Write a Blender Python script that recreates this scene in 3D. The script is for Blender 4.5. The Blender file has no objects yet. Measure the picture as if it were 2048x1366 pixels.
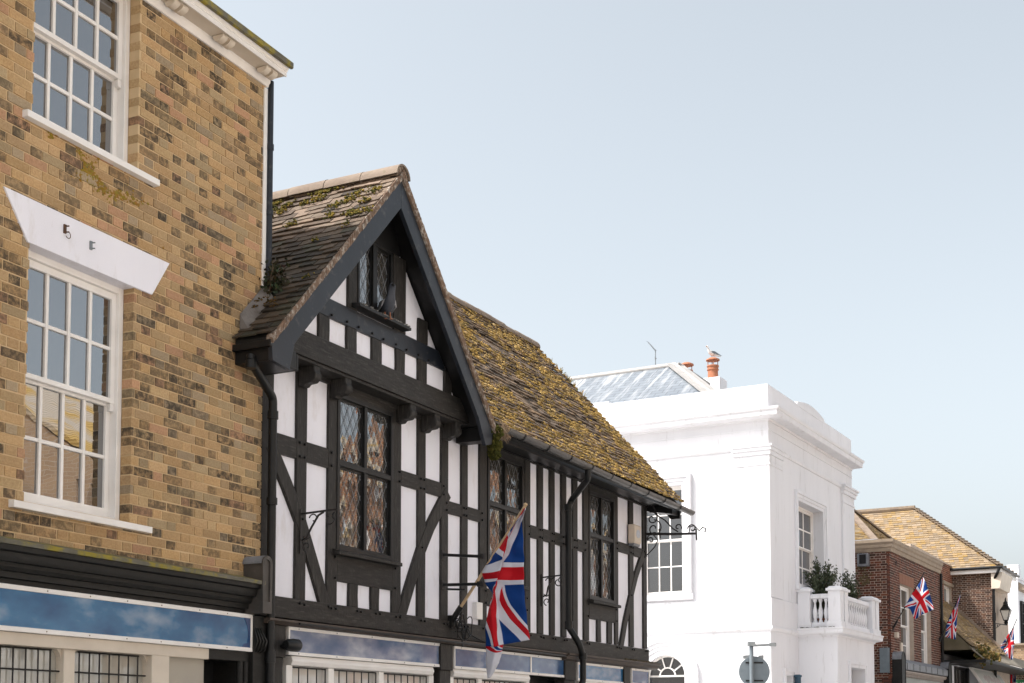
import bpy, math, random
from math import sin, cos, tan, pi, radians, sqrt, atan2
from mathutils import Vector, Matrix, noise as mnoise
random.seed(7)
SC = bpy.context.scene
COL = SC.collection

# ------------------------------------------------------------------ camera
F_PX, PP_Y, PITCH, HEAD, EYE = 2765.3, 1278.6, 0.0668855, radians(25.698), 1.7
cam = bpy.data.cameras.new('camera')
cam.sensor_width = 36.0
cam.lens = 36.0*F_PX/2048.0
cam.shift_y = (PP_Y-683.0)/2048.0
cam.clip_end = 2000
cam_o = bpy.data.objects.new('camera', cam)
COL.objects.link(cam_o)
cam_o.location = (0, 0, EYE)
cam_o.rotation_euler = (pi/2+PITCH, 0, HEAD-pi/2)
SC.camera = cam_o

# ------------------------------------------------------------------ light
SUN_EL, SUN_A = radians(54), radians(48)      # elevation; angle from -X towards +Y
sun_dir = Vector((-cos(SUN_EL)*cos(SUN_A), cos(SUN_EL)*sin(SUN_A), sin(SUN_EL)))   # towards the sun
world = bpy.data.worlds.new('World')
SC.world = world
world.use_nodes = True
wn = world.node_tree.nodes
sky = wn.new('ShaderNodeTexSky')
sky.sky_type = 'NISHITA'
sky.sun_disc = False
sky.sun_elevation = SUN_EL
sky.sun_rotation = atan2(sun_dir.x, sun_dir.y)
sky.altitude = 0
sky.air_density = 1.0
sky.dust_density = 4.5
sky.ozone_density = 0.6
wn['Background'].inputs['Strength'].default_value = 0.095
hs = wn.new('ShaderNodeHueSaturation')
hs.inputs['Saturation'].default_value = 0.37
hs.inputs['Hue'].default_value = 0.478
world.node_tree.links.new(sky.outputs[0], hs.inputs['Color'])
world.node_tree.links.new(hs.outputs[0], wn['Background'].inputs['Color'])
sl = bpy.data.lights.new('sun', 'SUN')
sl.energy = 2.0
sl.angle = radians(0.5)
sl.color = (1.0, 0.96, 0.90)
so = bpy.data.objects.new('sun', sl)
COL.objects.link(so)
so.rotation_euler = sun_dir.to_track_quat('Z', 'Y').to_euler()
SC.view_settings.view_transform = 'Standard'
SC.view_settings.look = 'None'
SC.view_settings.exposure = 1.52
SC.view_settings.gamma = 1.0
SC.view_settings.use_curve_mapping = False

# ------------------------------------------------------------------ measuring frames (camera rays onto real planes)
_F = (cos(HEAD), sin(HEAD)); _R = (sin(HEAD), -cos(HEAD))
def _ray(px, py):
    u = (PP_Y-py)/F_PX; r = (px-1024)/F_PX
    w = cos(PITCH)-sin(PITCH)*u
    return Vector((_F[0]*w+_R[0]*r, _F[1]*w+_R[1]*r, sin(PITCH)+cos(PITCH)*u))
def at_depth(px, py, d): return Vector((0, 0, EYE))+_ray(px, py)*d
class Frame:
    def __init__(s, o, deg):
        s.o = Vector((o[0], o[1], 0)); s.a = radians(deg)
        s.ex = Vector((cos(s.a), sin(s.a), 0)); s.ey = Vector((-sin(s.a), cos(s.a), 0))
    def loc(s, p):
        d = p-s.o; return Vector((d.dot(s.ex), d.dot(s.ey), d.z))
    def Y(s, px, py, y=0.0):
        d = _ray(px, py); c = Vector((0, 0, EYE))
        return s.loc(c+d*((y-(c-s.o).dot(s.ey))/d.dot(s.ey)))
    def X(s, px, py, x=0.0):
        d = _ray(px, py); c = Vector((0, 0, EYE))
        return s.loc(c+d*((x-(c-s.o).dot(s.ex))/d.dot(s.ex)))
    def D(s, px, py, d): return s.loc(at_depth(px, py, d))
FB = Frame(at_depth(522, 1000, 12.14), 0)
FT = Frame(at_depth(522, 1000, 12.14), -1.716)
FW = Frame(at_depth(1540, 1150, 31.8), -3.35)
FR = Frame(at_depth(1782, 1250, 40.8), -3.5)

# ------------------------------------------------------------------ mesh helpers
class MB:
    def __init__(s): s.v = []; s.f = []; s.m = []; s.t = []; s.uv = {}; s.cm = 0; s.ct = (1, 1, 1, 1)
    def face(s, idx): s.f.append(idx); s.m.append(s.cm); s.t.append(s.ct)
    def add(s, vs, fs):
        b = len(s.v); s.v.extend([tuple(v) for v in vs])
        for f in fs: s.face([b+i for i in f])
        return b
    def box(s, x0, x1, y0, y1, z0, z1):
        if x0 > x1: x0, x1 = x1, x0
        if y0 > y1: y0, y1 = y1, y0
        if z0 > z1: z0, z1 = z1, z0
        s.add([(x0,y0,z0),(x1,y0,z0),(x1,y1,z0),(x0,y1,z0),(x0,y0,z1),(x1,y0,z1),(x1,y1,z1),(x0,y1,z1)],
              [(3,2,1,0),(4,5,6,7),(0,1,5,4),(1,2,6,5),(2,3,7,6),(3,0,4,7)])
        return s
    def hexa(s, p): # 8 points, bottom ring then top ring
        s.add(p, [(3,2,1,0),(4,5,6,7),(0,1,5,4),(1,2,6,5),(2,3,7,6),(3,0,4,7)]); return s
    def prism(s, poly, axis, a, b):
        def P(u, w, t):
            return {'y': (u, t, w), 'x': (t, u, w), 'z': (u, w, t)}[axis]
        n = len(poly)
        vs = [P(u, w, a) for u, w in poly]+[P(u, w, b) for u, w in poly]
        s.add(vs, [tuple(range(n))[::-1], tuple(range(n, 2*n))]+[(i, (i+1) % n, n+(i+1) % n, n+i) for i in range(n)])
        return s
    def tube(s, pts, r, n=8, cap=True):
        pts = [Vector(p) for p in pts]; rs = r if isinstance(r, (list, tuple)) else [r]*len(pts)
        b = len(s.v); up = None
        for i, p in enumerate(pts):
            d = (pts[min(i+1, len(pts)-1)]-pts[max(i-1, 0)])
            d = d.normalized() if d.length > 1e-9 else Vector((0, 0, 1))
            if up is None:
                up = Vector((0, 0, 1)) if abs(d.z) < .9 else Vector((0, 1, 0))
            e1 = d.cross(up).normalized() if d.cross(up).length > 1e-6 else d.orthogonal().normalized()
            e2 = e1.cross(d).normalized(); up = e2
            for k in range(n):
                q = p+(e1*cos(2*pi*k/n)+e2*sin(2*pi*k/n))*rs[i]
                s.v.append(tuple(q))
        for i in range(len(pts)-1):
            for k in range(n):
                s.face([b+i*n+k, b+i*n+(k+1) % n, b+(i+1)*n+(k+1) % n, b+(i+1)*n+k])
        if cap:
            s.face([b+k for k in range(n)][::-1]); s.face([b+(len(pts)-1)*n+k for k in range(n)])
        return s
    def lathe(s, prof, c, n=20, axis='z'):
        b = len(s.v); c = Vector(c)
        for r, h in prof:
            for k in range(n):
                a = 2*pi*k/n
                if axis == 'z': q = c+Vector((r*cos(a), r*sin(a), h))
                elif axis == 'y': q = c+Vector((r*cos(a), h, r*sin(a)))
                else: q = c+Vector((h, r*cos(a), r*sin(a)))
                s.v.append(tuple(q))
        for i in range(len(prof)-1):
            for k in range(n):
                s.face([b+i*n+k, b+i*n+(k+1) % n, b+(i+1)*n+(k+1) % n, b+(i+1)*n+k])
        s.face([b+k for k in range(n)][::-1]); s.face([b+(len(prof)-1)*n+k for k in range(n)])
        return s
    def bar(s, a, b, w, h, up=(0, 0, 1)):
        a = Vector(a); b = Vector(b); d = (b-a).normalized(); up = Vector(up)
        e1 = d.cross(up).normalized(); e2 = e1.cross(d).normalized()
        P = []
        for q in (a, b):
            for sx, sy in ((-1,-1),(1,-1),(1,1),(-1,1)): P.append(q+e1*w/2*sx+e2*h/2*sy)
        s.add(P, [(3,2,1,0),(4,5,6,7),(0,1,5,4),(1,2,6,5),(2,3,7,6),(3,0,4,7)]); return s
    def sweep(s, prof, path):
        """prof: closed [(out, z)], path [(x, y)], out = to the right of travel"""
        n = len(prof); b = len(s.v); m = len(path); P = [Vector((p[0], p[1])) for p in path]
        for i, p in enumerate(P):
            ns = []
            if i > 0: d = (P[i]-P[i-1]).normalized(); ns.append(Vector((d.y, -d.x)))
            if i < m-1: d = (P[i+1]-P[i]).normalized(); ns.append(Vector((d.y, -d.x)))
            nn = ns[0] if len(ns) == 1 else (ns[0]+ns[1])/(1+ns[0].dot(ns[1]))
            for o, z in prof: s.v.append((p.x+nn.x*o, p.y+nn.y*o, z))
        for i in range(m-1):
            for k in range(n):
                s.face([b+i*n+k, b+i*n+(k+1) % n, b+(i+1)*n+(k+1) % n, b+(i+1)*n+k])
        s.face([b+k for k in range(n)][::-1]); s.face([b+(m-1)*n+k for k in range(n)])
        return s
    def blob(s, c, r, sx=1, sy=1, sz=1, jit=.25):
        c = Vector(c); base = len(s.v); rot = Matrix.Rotation(random.uniform(0, 6.28), 3, 'Z')
        for v in ICO_V:
            q = rot@(Vector(v)*r*(1+random.uniform(-jit, jit)))
            s.v.append((c.x+q.x*sx, c.y+q.y*sy, c.z+q.z*sz))
        for f in ICO_F: s.face([base+i for i in f])
    def build(s, name, mats, parent=None, smooth=None, bevel=0, tint=False, label=None):
        me = bpy.data.meshes.new(name)
        me.from_pydata(s.v, [], s.f)
        mats = mats if isinstance(mats, (list, tuple)) else [mats]
        for m in mats: me.materials.append(m)
        if len(mats) > 1: me.polygons.foreach_set('material_index', s.m)
        if tint:
            at = me.attributes.new('tint', 'FLOAT_COLOR', 'FACE')
            at.data.foreach_set('color', [c for t in s.t for c in t])
        if smooth is not None:
            me.polygons.foreach_set('use_smooth', [True]*len(me.polygons))
            if smooth < 170: me.set_sharp_from_angle(angle=radians(smooth))
        me.validate(); me.update()
        o = bpy.data.objects.new(name, me); COL.objects.link(o)
        if parent: o.parent = parent
        if bevel:
            bv = o.modifiers.new('bevel', 'BEVEL'); bv.width = bevel; bv.segments = 2; bv.limit_method = 'ANGLE'
        if label: o['label'] = label
        return o
_t = (1+sqrt(5))/2
ICO_V = [Vector(v).normalized() for v in [(-1,_t,0),(1,_t,0),(-1,-_t,0),(1,-_t,0),(0,-1,_t),(0,1,_t),(0,-1,-_t),(0,1,-_t),(_t,0,-1),(_t,0,1),(-_t,0,-1),(-_t,0,1)]]
ICO_F = [(0,11,5),(0,5,1),(0,1,7),(0,7,10),(0,10,11),(1,5,9),(5,11,4),(11,10,2),(10,7,6),(7,1,8),(3,9,4),(3,4,2),(3,2,6),(3,6,8),(3,8,9),(4,9,5),(2,4,11),(6,2,10),(8,6,7),(9,8,1)]
def thing(name, label, cat, frame=None, loc=(0, 0, 0), group=None, rotz=None):
    o = bpy.data.objects.new(name, None); COL.objects.link(o); o.empty_display_size = .3
    if frame:
        p = frame.o+frame.ex*loc[0]+frame.ey*loc[1]+Vector((0, 0, loc[2])); o.location = p; o.rotation_euler = (0, 0, frame.a if rotz is None else rotz)
    else: o.location = loc; o.rotation_euler = (0, 0, rotz or 0)
    o['label'] = label; o['category'] = cat
    if group: o['group'] = group
    return o
def tag(o, label, cat, group=None):
    o['label'] = label; o['category'] = cat
    if group: o['group'] = group
    return o
def arc(c, r, a0, a1, n, plane='yz', x=0):
    out = []
    for i in range(n+1):
        a = a0+(a1-a0)*i/n; u = c[0]+r*cos(a); w = c[1]+r*sin(a)
        out.append((x, u, w) if plane == 'yz' else (u, x, w))
    return out

# ------------------------------------------------------------------ materials
class NT:
    def __init__(s, name):
        s.m = bpy.data.materials.new(name); s.m.use_nodes = True; s.t = s.m.node_tree
        s.b = s.t.nodes['Principled BSDF']; s.tc = None
    def n(s, typ, **k):
        x = s.t.nodes.new(typ)
        for a, b in k.items(): setattr(x, a, b)
        return x
    def l(s, a, b): s.t.links.new(a, b)
    def co(s, out='Object'):
        if not s.tc: s.tc = s.n('ShaderNodeTexCoord')
        return s.tc.outputs[out]
    def noise(s, scale, detail=4, rough=.55, vec=None, stretch=None):
        x = s.n('ShaderNodeTexNoise'); x.inputs['Scale'].default_value = scale; x.inputs['Detail'].default_value = detail; x.inputs['Roughness'].default_value = rough
        v = vec or s.co()
        if stretch:
            mp = s.n('ShaderNodeMapping'); mp.inputs['Scale'].default_value = stretch; s.l(v, mp.inputs[0]); v = mp.outputs[0]
        s.l(v, x.inputs['Vector']); return x.outputs['Fac']
    def ramp(s, fac, a, b, ca=0.0, cb=1.0):
        r = s.n('ShaderNodeMapRange'); r.inputs[1].default_value = a; r.inputs[2].default_value = b; r.inputs[3].default_value = ca; r.inputs[4].default_value = cb
        s.l(fac, r.inputs[0]); return r.outputs[0]
    def mix(s, fac, a, b, mode='MIX'):
        x = s.n('ShaderNodeMix', data_type='RGBA', blend_type=mode)
        for sock, val in ((x.inputs[0], fac), (x.inputs[6], a), (x.inputs[7], b)):
            if hasattr(val, 'is_linked'): s.l(val, sock)
            elif isinstance(val, (int, float)): sock.default_value = val
            else: sock.default_value = (*val[:3], 1)
        return x.outputs[2]
    def math(s, op, a, b=None):
        x = s.n('ShaderNodeMath', operation=op)
        for i, val in enumerate((a, b)):
            if val is None: continue
            if hasattr(val, 'is_linked'): s.l(val, x.inputs[i])
            else: x.inputs[i].default_value = val
        return x.outputs[0]
    def bump(s, h, strength=.3, dist=.01):
        x = s.n('ShaderNodeBump'); x.inputs['Strength'].default_value = strength; x.inputs['Distance'].default_value = dist
        s.l(h, x.inputs['Height']); s.l(x.outputs[0], s.b.inputs['Normal'])
    def set(s, col=None, rough=.6, spec=.4, metal=0):
        if col is not None:
            if hasattr(col, 'is_linked'): s.l(col, s.b.inputs['Base Color'])
            else: s.b.inputs['Base Color'].default_value = (*col, 1)
        if hasattr(rough, 'is_linked'): s.l(rough, s.b.inputs['Roughness'])
        else: s.b.inputs['Roughness'].default_value = rough
        s.b.inputs['Specular IOR Level'].default_value = spec; s.b.inputs['Metallic'].default_value = metal
        return s.m
def paint(name, c1, c2, rough=.5, s1=2.5, lo=.35, hi=.7, bump=.15, bs=90, spec=.4, grime=None, gs=14, glo=.58, ghi=.75, stretch=None, metal=0):
    k = NT(name); col = k.mix(k.ramp(k.noise(s1, 5, stretch=stretch), lo, hi), c1, c2)
    if grime: col = k.mix(k.ramp(k.noise(gs, 6, .65, stretch=stretch), glo, ghi), col, grime)
    if bump: k.bump(k.noise(bs, 4), bump, .004)
    return k.set(col, rough, spec, metal)
def tinted(name, rough=.85, dark=(.03, .025, .02), n1=30, n2=7, bump=.5, amount=.45, spec=.25):
    """per-piece colour in 'tint' (alpha = how charred), broken up with noise"""
    k = NT(name); a = k.n('ShaderNodeAttribute', attribute_name='tint')
    v = k.mix(k.ramp(k.noise(n1, 6, .65), .3, .75, 0, amount), a.outputs['Color'], (.62, .5, .38), 'MULTIPLY')
    v = k.mix(k.ramp(k.noise(n2, 3), .35, .7, 0, .35), v, (.85, .78, .72), 'MULTIPLY')
    ch = k.math('MULTIPLY', a.outputs['Alpha'], k.ramp(k.noise(18, 5, .7), .33, .56, 0.12, 1))
    v = k.mix(ch, v, dark)
    k.bump(k.noise(70, 5, .7), bump, .006)
    return k.set(v, rough, spec)
M = {}
M['yellow_brick'] = tinted('yellow_stock_brick', amount=.9, n1=60, n2=1.6, bump=.7, dark=(.060, .046, .032))
M['yellow_mortar'] = paint('sandy_mortar', (.64, .47, .28), (.54, .39, .22), .9, 5, bump=.5, bs=120)
M['red_brick'] = tinted('red_brick', dark=(.035, .02, .015), amount=.6)
M['red_mortar'] = paint('grey_mortar', (.50, .41, .33), (.40, .33, .27), .9, 5, bump=.4, bs=120)
M['white'] = paint('white_gloss_paint', (.86, .83, .80), (.78, .74, .70), .4, 3, bump=.05, spec=.45)
M['stucco'] = paint('white_stucco', (.76, .76, .785), (.70, .70, .725), .75, 1.2, bump=.25, bs=55, grime=(.40, .385, .37), gs=6, glo=.58, ghi=.88, stretch=(1, 1, .18))
M['render'] = paint('white_roughcast', (.86, .845, .90), (.80, .785, .84), .85, 2, bump=.7, bs=150, grime=(.66, .62, .62), gs=7, glo=.55, ghi=.85, stretch=(1, 1, .35))
M['cream'] = paint('cream_joinery_paint', (.66, .58, .48), (.58, .50, .41), .5, 4, bump=.05)
M['timber'] = paint('black_brown_timber_stain', (.034, .031, .028), (.019, .017, .016), .55, 6, spec=.22, bump=.6, bs=40, grime=(.105, .096, .086), gs=9, glo=.54, ghi=.85, stretch=(6, 6, .8))
M['timber_h'] = paint('black_brown_timber_stain_level', (.034, .031, .028), (.019, .017, .016), .55, 6, spec=.22, bump=.6, bs=40, grime=(.105, .096, .086), gs=9, glo=.54, ghi=.85, stretch=(.8, 6, 6))
M['barge'] = paint('blue_black_board_paint', (.017, .021, .029), (.012, .015, .021), .4, 3, bump=.2, bs=30, spec=.4, grime=(.07, .068, .066), gs=9)
M['black'] = paint('black_gloss_paint', (.009, .009, .0095), (.014, .0135, .013), .4, 8, bump=.1, spec=.3)
M['shop_black'] = paint('weathered_black_shopfront_paint', (.012, .0115, .0105), (.018, .017, .0155), .5, 6, bump=.3, bs=40, spec=.22, grime=(.032, .029, .026), stretch=(1, 5, 5))
M['iron'] = paint('wrought_iron', (.012, .011, .011), (.03, .025, .022), .55, 30, bump=.3)
M['pipe'] = paint('black_plastic_pipe', (.009, .0095, .01), (.014, .014, .014), .38, 6, bump=.05, spec=.25)
M['gutter'] = paint('grey_brown_plastic_gutter', (.075, .068, .062), (.05, .046, .042), .38, 5, bump=.08, spec=.5, grime=(.02, .018, .015))
M['lead'] = paint('lead_sheet', (.20, .21, .23), (.13, .135, .145), .5, 7, bump=.35, bs=25, grime=(.30, .30, .30), gs=20, spec=.5)
M['moss_lead'] = paint('mossy_lead_edge', (.16, .15, .12), (.10, .09, .06), .85, 5, bump=.6, bs=40, grime=(.26, .21, .03), gs=7, glo=.46, ghi=.6)
M['tile'] = tinted('clay_roof_tile', dark=(.03, .026, .02), n1=40, bump=.6)
M['lichen_tile'] = tinted('lichened_roof_tile', dark=(.27, .17, .05), n1=40, bump=.5)
M['moss'] = tinted('golden_moss', rough=1, dark=(.05, .045, .01), n1=60, n2=12, bump=1, spec=.1)
M['ridge'] = paint('ridge_tile_clay', (.25, .195, .15), (.18, .135, .105), .85, 5, bump=.5, grime=(.14, .12, .06), gs=12)
M['verge'] = paint('verge_mortar', (.20, .13, .09), (.13, .09, .065), .95, 12, bump=1, bs=45, grime=(.42, .38, .33), gs=18, glo=.5, ghi=.65)
M['dark'] = paint('dark_interior', (.012, .011, .010), (.02, .018, .016), .9, 1, bump=0)
M['stone'] = paint('buff_stone', (.36, .285, .21), (.28, .22, .165), .85, 4, bump=.3, grime=(.2, .16, .12))
M['terracotta'] = paint('terracotta', (.42, .17, .09), (.34, .13, .07), .8, 10, bump=.2)
M['grey_metal'] = paint('galvanised_metal', (.30, .32, .33), (.22, .24, .25), .4, 10, bump=.05, metal=.6)
M['sign_back'] = paint('grey_sign_back', (.17, .20, .22), (.14, .17, .19), .5, 8, bump=.05)
M['wood'] = paint('pale_pine_pole', (.52, .37, .22), (.43, .30, .17), .6, 6, bump=.2, stretch=(8, 8, 1))
M['plastic'] = paint('cream_plastic', (.62, .52, .42), (.56, .47, .38), .45, 6, bump=.02)
M['asphalt'] = paint('asphalt', (.11, .105, .10), (.08, .078, .075), .9, 2, bump=.5, bs=120)
M['paving'] = paint('concrete_paving', (.52, .51, .50), (.45, .44, .43), .85, 2, bump=.3, grime=(.2, .18, .17))
M['leaf'] = tinted('shrub_leaf', rough=.6, dark=(.02, .03, .01), bump=.1, spec=.3)
M['stem'] = paint('bark', (.14, .10, .07), (.09, .065, .045), .9, 20, bump=.5)
M['green_sign'] = paint('green_sign_paint', (.02, .16, .06), (.02, .13, .05), .5, 4, bump=.02)
M['lamp_glass'] = paint('frosted_lamp_glass', (.72, .70, .64), (.66, .64, .58), .25, 4, bump=.02)
M['blue_paint'] = paint('petrol_blue_paint', (.02, .07, .11), (.03, .05, .08), .5, 4, bump=.05)
M['orange_wood'] = paint('varnished_door', (.36, .13, .03), (.28, .10, .02), .35, 8, bump=.1, stretch=(6, 6, 1))
M['letter'] = paint('pale_lettering', (.72, .70, .66), (.66, .64, .6), .5, 4, bump=0)
M['letter_dark'] = paint('faded_lettering', (.30, .17, .15), (.25, .15, .14), .6, 4, bump=0)
M['letter_navy'] = paint('navy_lettering', (.03, .05, .10), (.04, .06, .12), .6, 4, bump=0)
M['gull_grey'] = paint('gull_wing_grey', (.20, .23, .26), (.15, .18, .20), .8, 20, bump=.1)
M['gull_white'] = paint('white_feathers', (.82, .80, .78), (.74, .72, .70), .8, 20, bump=.1)
M['pigeon'] = paint('pigeon_plumage', (.07, .075, .09), (.045, .05, .065), .7, 12, bump=.2)
M['pigeon_pale'] = paint('pigeon_pale_breast', (.34, .33, .34), (.24, .24, .26), .8, 14, bump=.2)

def make_slate():
    k = NT('streaked_slate'); co = k.co()
    br = k.n('ShaderNodeTexBrick'); br.inputs['Scale'].default_value = 1; br.inputs['Brick Width'].default_value = .32; br.inputs['Row Height'].default_value = .2
    br.inputs['Mortar Size'].default_value = .012; br.inputs['Color1'].default_value = (.19, .215, .24, 1); br.inputs['Color2'].default_value = (.15, .172, .198, 1); br.inputs['Mortar'].default_value = (.09, .10, .12, 1)
    at = k.n('ShaderNodeUVMap'); k.l(at.outputs[0], br.inputs['Vector'])
    st = k.noise(1, 4, .7, vec=at.outputs[0], stretch=(4.5, .35, 1))
    hi = k.n('ShaderNodeSeparateXYZ'); k.l(at.outputs[0], hi.inputs[0])
    amt = k.math('MULTIPLY', k.ramp(st, .5, .62), k.ramp(hi.outputs[1], .6, 3.2, .25, 1))
    c = k.mix(amt, br.outputs['Color'], (.40, .41, .42))
    k.bump(br.outputs['Fac'], -.3, .01)
    return k.set(c, .5, .4)
M['slate'] = make_slate()

def make_glass(name, base, ior=1.75, wob=.0, rough=0.0):
    k = NT(name); t = k.t
    gl = k.n('ShaderNodeBsdfGlossy'); gl.inputs['Roughness'].default_value = rough; gl.inputs['Color'].default_value = (.95, .97, 1, 1)
    di = k.n('ShaderNodeBsdfDiffuse')
    di.inputs['Color'].default_value = (*base, 1)
    fr = k.n('ShaderNodeFresnel'); fr.inputs['IOR'].default_value = ior
    mx = k.n('ShaderNodeMixShader')
    k.l(fr.outputs[0], mx.inputs[0]); k.l(di.outputs[0], mx.inputs[1]); k.l(gl.outputs[0], mx.inputs[2])
    if wob:
        bp = k.n('ShaderNodeBump'); bp.inputs['Strength'].default_value = wob; bp.inputs['Distance'].default_value = .02
        k.l(k.noise(2.2, 2), bp.inputs['Height'])
        k.l(bp.outputs[0], gl.inputs['Normal'])
    out = t.nodes['Material Output']; k.l(mx.outputs[0], out.inputs['Surface'])
    return k.m
M['glass'] = make_glass('window_glass', (.03, .028, .025), 3.4, .06)
M['dark_glass'] = make_glass('dark_window_glass', (.012, .012, .012), 1.9, .03)  # darker pane colour and weaker reflection than the ordinary glass
M['old_glass'] = make_glass('old_leaded_glass', (.055, .05, .042), 3.0, .08)
M['shop_glass'] = make_glass('shop_window_glass', (.40, .385, .34), 1.7, .03)
M['shop_glass_pale'] = make_glass('bright_shop_window_glass', (.55, .53, .50), 1.7, .03)

def make_sky_sign(name, c0, c1, c2, sc, pos=.5):  # noise-mixed cloud pattern of blues and whites in the base colour
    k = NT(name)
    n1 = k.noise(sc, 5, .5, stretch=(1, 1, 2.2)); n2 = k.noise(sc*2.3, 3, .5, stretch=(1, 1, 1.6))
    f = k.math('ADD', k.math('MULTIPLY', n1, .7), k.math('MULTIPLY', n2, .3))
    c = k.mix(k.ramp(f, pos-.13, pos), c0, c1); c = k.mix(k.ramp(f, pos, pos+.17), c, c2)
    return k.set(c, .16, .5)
M['sign_blue'] = make_sky_sign('blue_cloud_sign_pattern', (.003, .07, .19), (.022, .135, .28), (.28, .36, .46), 1.7, .51)
M['sign_grey'] = make_sky_sign('grey_cloud_sign_pattern', (.05, .11, .22), (.13, .18, .29), (.42, .46, .53), 1.7, .47)
M['sign_dusk'] = make_sky_sign('deep_blue_cloud_sign_pattern', (.03, .08, .19), (.07, .14, .26), (.33, .38, .46), 2.1, .52)
M['sign_navy'] = paint('navy_sign_corner', (.008, .05, .16), (.008, .045, .14), .3, 3, bump=0)

def make_flag(name, warm=1.0):
    k = NT(name); uv = k.n('ShaderNodeUVMap'); sp = k.n('ShaderNodeSeparateXYZ'); k.l(uv.outputs[0], sp.inputs[0])
    m = k.math
    X = m('MULTIPLY', m('SUBTRACT', sp.outputs[0], .5), 60.0); Y = m('MULTIPLY', m('SUBTRACT', sp.outputs[1], .5), 30.0)
    d1 = m('DIVIDE', m('SUBTRACT', X, m('MULTIPLY', Y, 2.0)), 2.236); d2 = m('DIVIDE', m('ADD', X, m('MULTIPLY', Y, 2.0)), 2.236)
    sg = m('SIGN', X)
    lt = lambda a, v: m('LESS_THAN', a, v); gt = lambda a, v: m('GREATER_THAN', a, v)
    AND = lambda a, b: m('MULTIPLY', a, b); OR = lambda a, b: m('MAXIMUM', a, b)
    wd = OR(lt(m('ABSOLUTE', d1), 3.0), lt(m('ABSOLUTE', d2), 3.0))
    e1 = m('MULTIPLY', d1, m('MULTIPLY', sg, -1.0)); e2 = m('MULTIPLY', d2, sg)
    rd = OR(AND(gt(e1, 0.0), lt(e1, 2.0)), AND(gt(e2, 0.0), lt(e2, 2.0)))
    aX = m('ABSOLUTE', X); aY = m('ABSOLUTE', Y)
    wc = OR(lt(aX, 5.0), lt(aY, 5.0)); rc = OR(lt(aX, 3.0), lt(aY, 3.0))
    c = k.mix(wd, (.004, .05, .24), (.72, .72, .78)); c = k.mix(rd, c, (.55, .008, .018))
    c = k.mix(wc, c, (.72, .72, .78)); c = k.mix(rc, c, (.60, .008, .018))
    k.bump(k.noise(16, 4, .6, vec=uv.outputs[0], stretch=(1, .35, 1)), .35, .02)
    k.set(c, .65, .25)
    tr = k.n('ShaderNodeBsdfTranslucent'); k.l(c, tr.inputs[0])
    mx = k.n('ShaderNodeMixShader'); mx.inputs[0].default_value = .25*warm
    k.l(k.b.outputs[0], mx.inputs[1]); k.l(tr.outputs[0], mx.inputs[2]); k.l(mx.outputs[0], k.t.nodes['Material Output'].inputs['Surface'])
    return k.m
M['flag'] = make_flag('printed_flag_cloth')

# ------------------------------------------------------------------ builders
def cells(mb, x0, x1, z0, z1, y0, y1, ops, plane='y'):
    """a wall slab with rectangular openings, cut into boxes"""
    xs = sorted({x0, x1, *[min(max(v, x0), x1) for o in ops for v in o[:2]]}); zs = sorted({z0, z1, *[min(max(v, z0), z1) for o in ops for v in o[2:4]]})
    for i in range(len(xs)-1):
        run = None
        for j in range(len(zs)-1):
            cx, cz = (xs[i]+xs[i+1])/2, (zs[j]+zs[j+1])/2
            if any(o[0] < cx < o[1] and o[2] < cz < o[3] for o in ops):
                if run is not None: _slab(mb, xs[i], xs[i+1], run, zs[j], y0, y1, plane); run = None
            elif run is None: run = zs[j]
        if run is not None: _slab(mb, xs[i], xs[i+1], run, zs[-1], y0, y1, plane)
def _slab(mb, a, b, z0, z1, y0, y1, plane):
    if plane == 'y': mb.box(a, b, y0, y1, z0, z1)
    else: mb.box(y0, y1, a, b, z0, z1)
def bricks(mb, a0, a1, z0, z1, ops, pal, plane='y', face=0.0, depth=.1, course=.075, sgn=1, phase=0.0, L=.215, H=.1025, j=.011, char=.3):
    nrow = int((z1-z0)/course)+1
    for r in range(nrow):
        zb = z0+r*course; zt = min(zb+course-j, z1)
        if zt-zb < .02: continue
        zc = (zb+zt)/2
        free = [(a0, a1)]
        for o in ops:
            if o[2] < zc < o[3]:
                nf = []
                for f in free:
                    if o[1] <= f[0] or o[0] >= f[1]: nf.append(f); continue
                    if o[0] > f[0]: nf.append((f[0], o[0]))
                    if o[1] < f[1]: nf.append((o[1], f[1]))
                free = nf
        x = a0-.8+phase+(.169 if r % 2 else 0); k = 0
        while x < a1:
            w = L if k % 2 == 0 else H
            for f in free:
                s0, s1 = max(x, f[0]), min(x+w, f[1])
                if s1-s0 > .025:
                    c = random.choice(pal); q = random.uniform(.86, 1.12)
                    dk = random.random()
                    mb.ct = (c[0]*q, c[1]*q, c[2]*q, random.uniform(.6, 1.0) if dk < char*(1.2 if k % 2 else .75) else random.uniform(0, .16))
                    e = random.uniform(-.0025, .0025); dz = random.uniform(-.002, .002); ex = random.uniform(0, .003)
                    if plane == 'y': mb.box(s0+ex, s1, face+e, face+depth*sgn, zb+dz, zt+dz)
                    else: mb.box(face+e, face+depth*sgn, s0+ex, s1, zb+dz, zt+dz)
            x += w+j; k += 1
YPAL = [(.58, .40, .215), (.55, .38, .205), (.56, .38, .20), (.60, .42, .235), (.52, .38, .21), (.57, .39, .20), (.43, .345, .235), (.57, .35, .215), (.56, .41, .23), (.59, .40, .21), (.46, .36, .22), (.54, .39, .22), (.50, .36, .21), (.58, .41, .22)]
RPAL = [(.16, .055, .035), (.13, .048, .034), (.18, .066, .04), (.10, .046, .038), (.085, .046, .038), (.15, .058, .042)]
DPAL = [(.15, .085, .06), (.12, .07, .055), (.17, .095, .065), (.10, .065, .055)]
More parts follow.
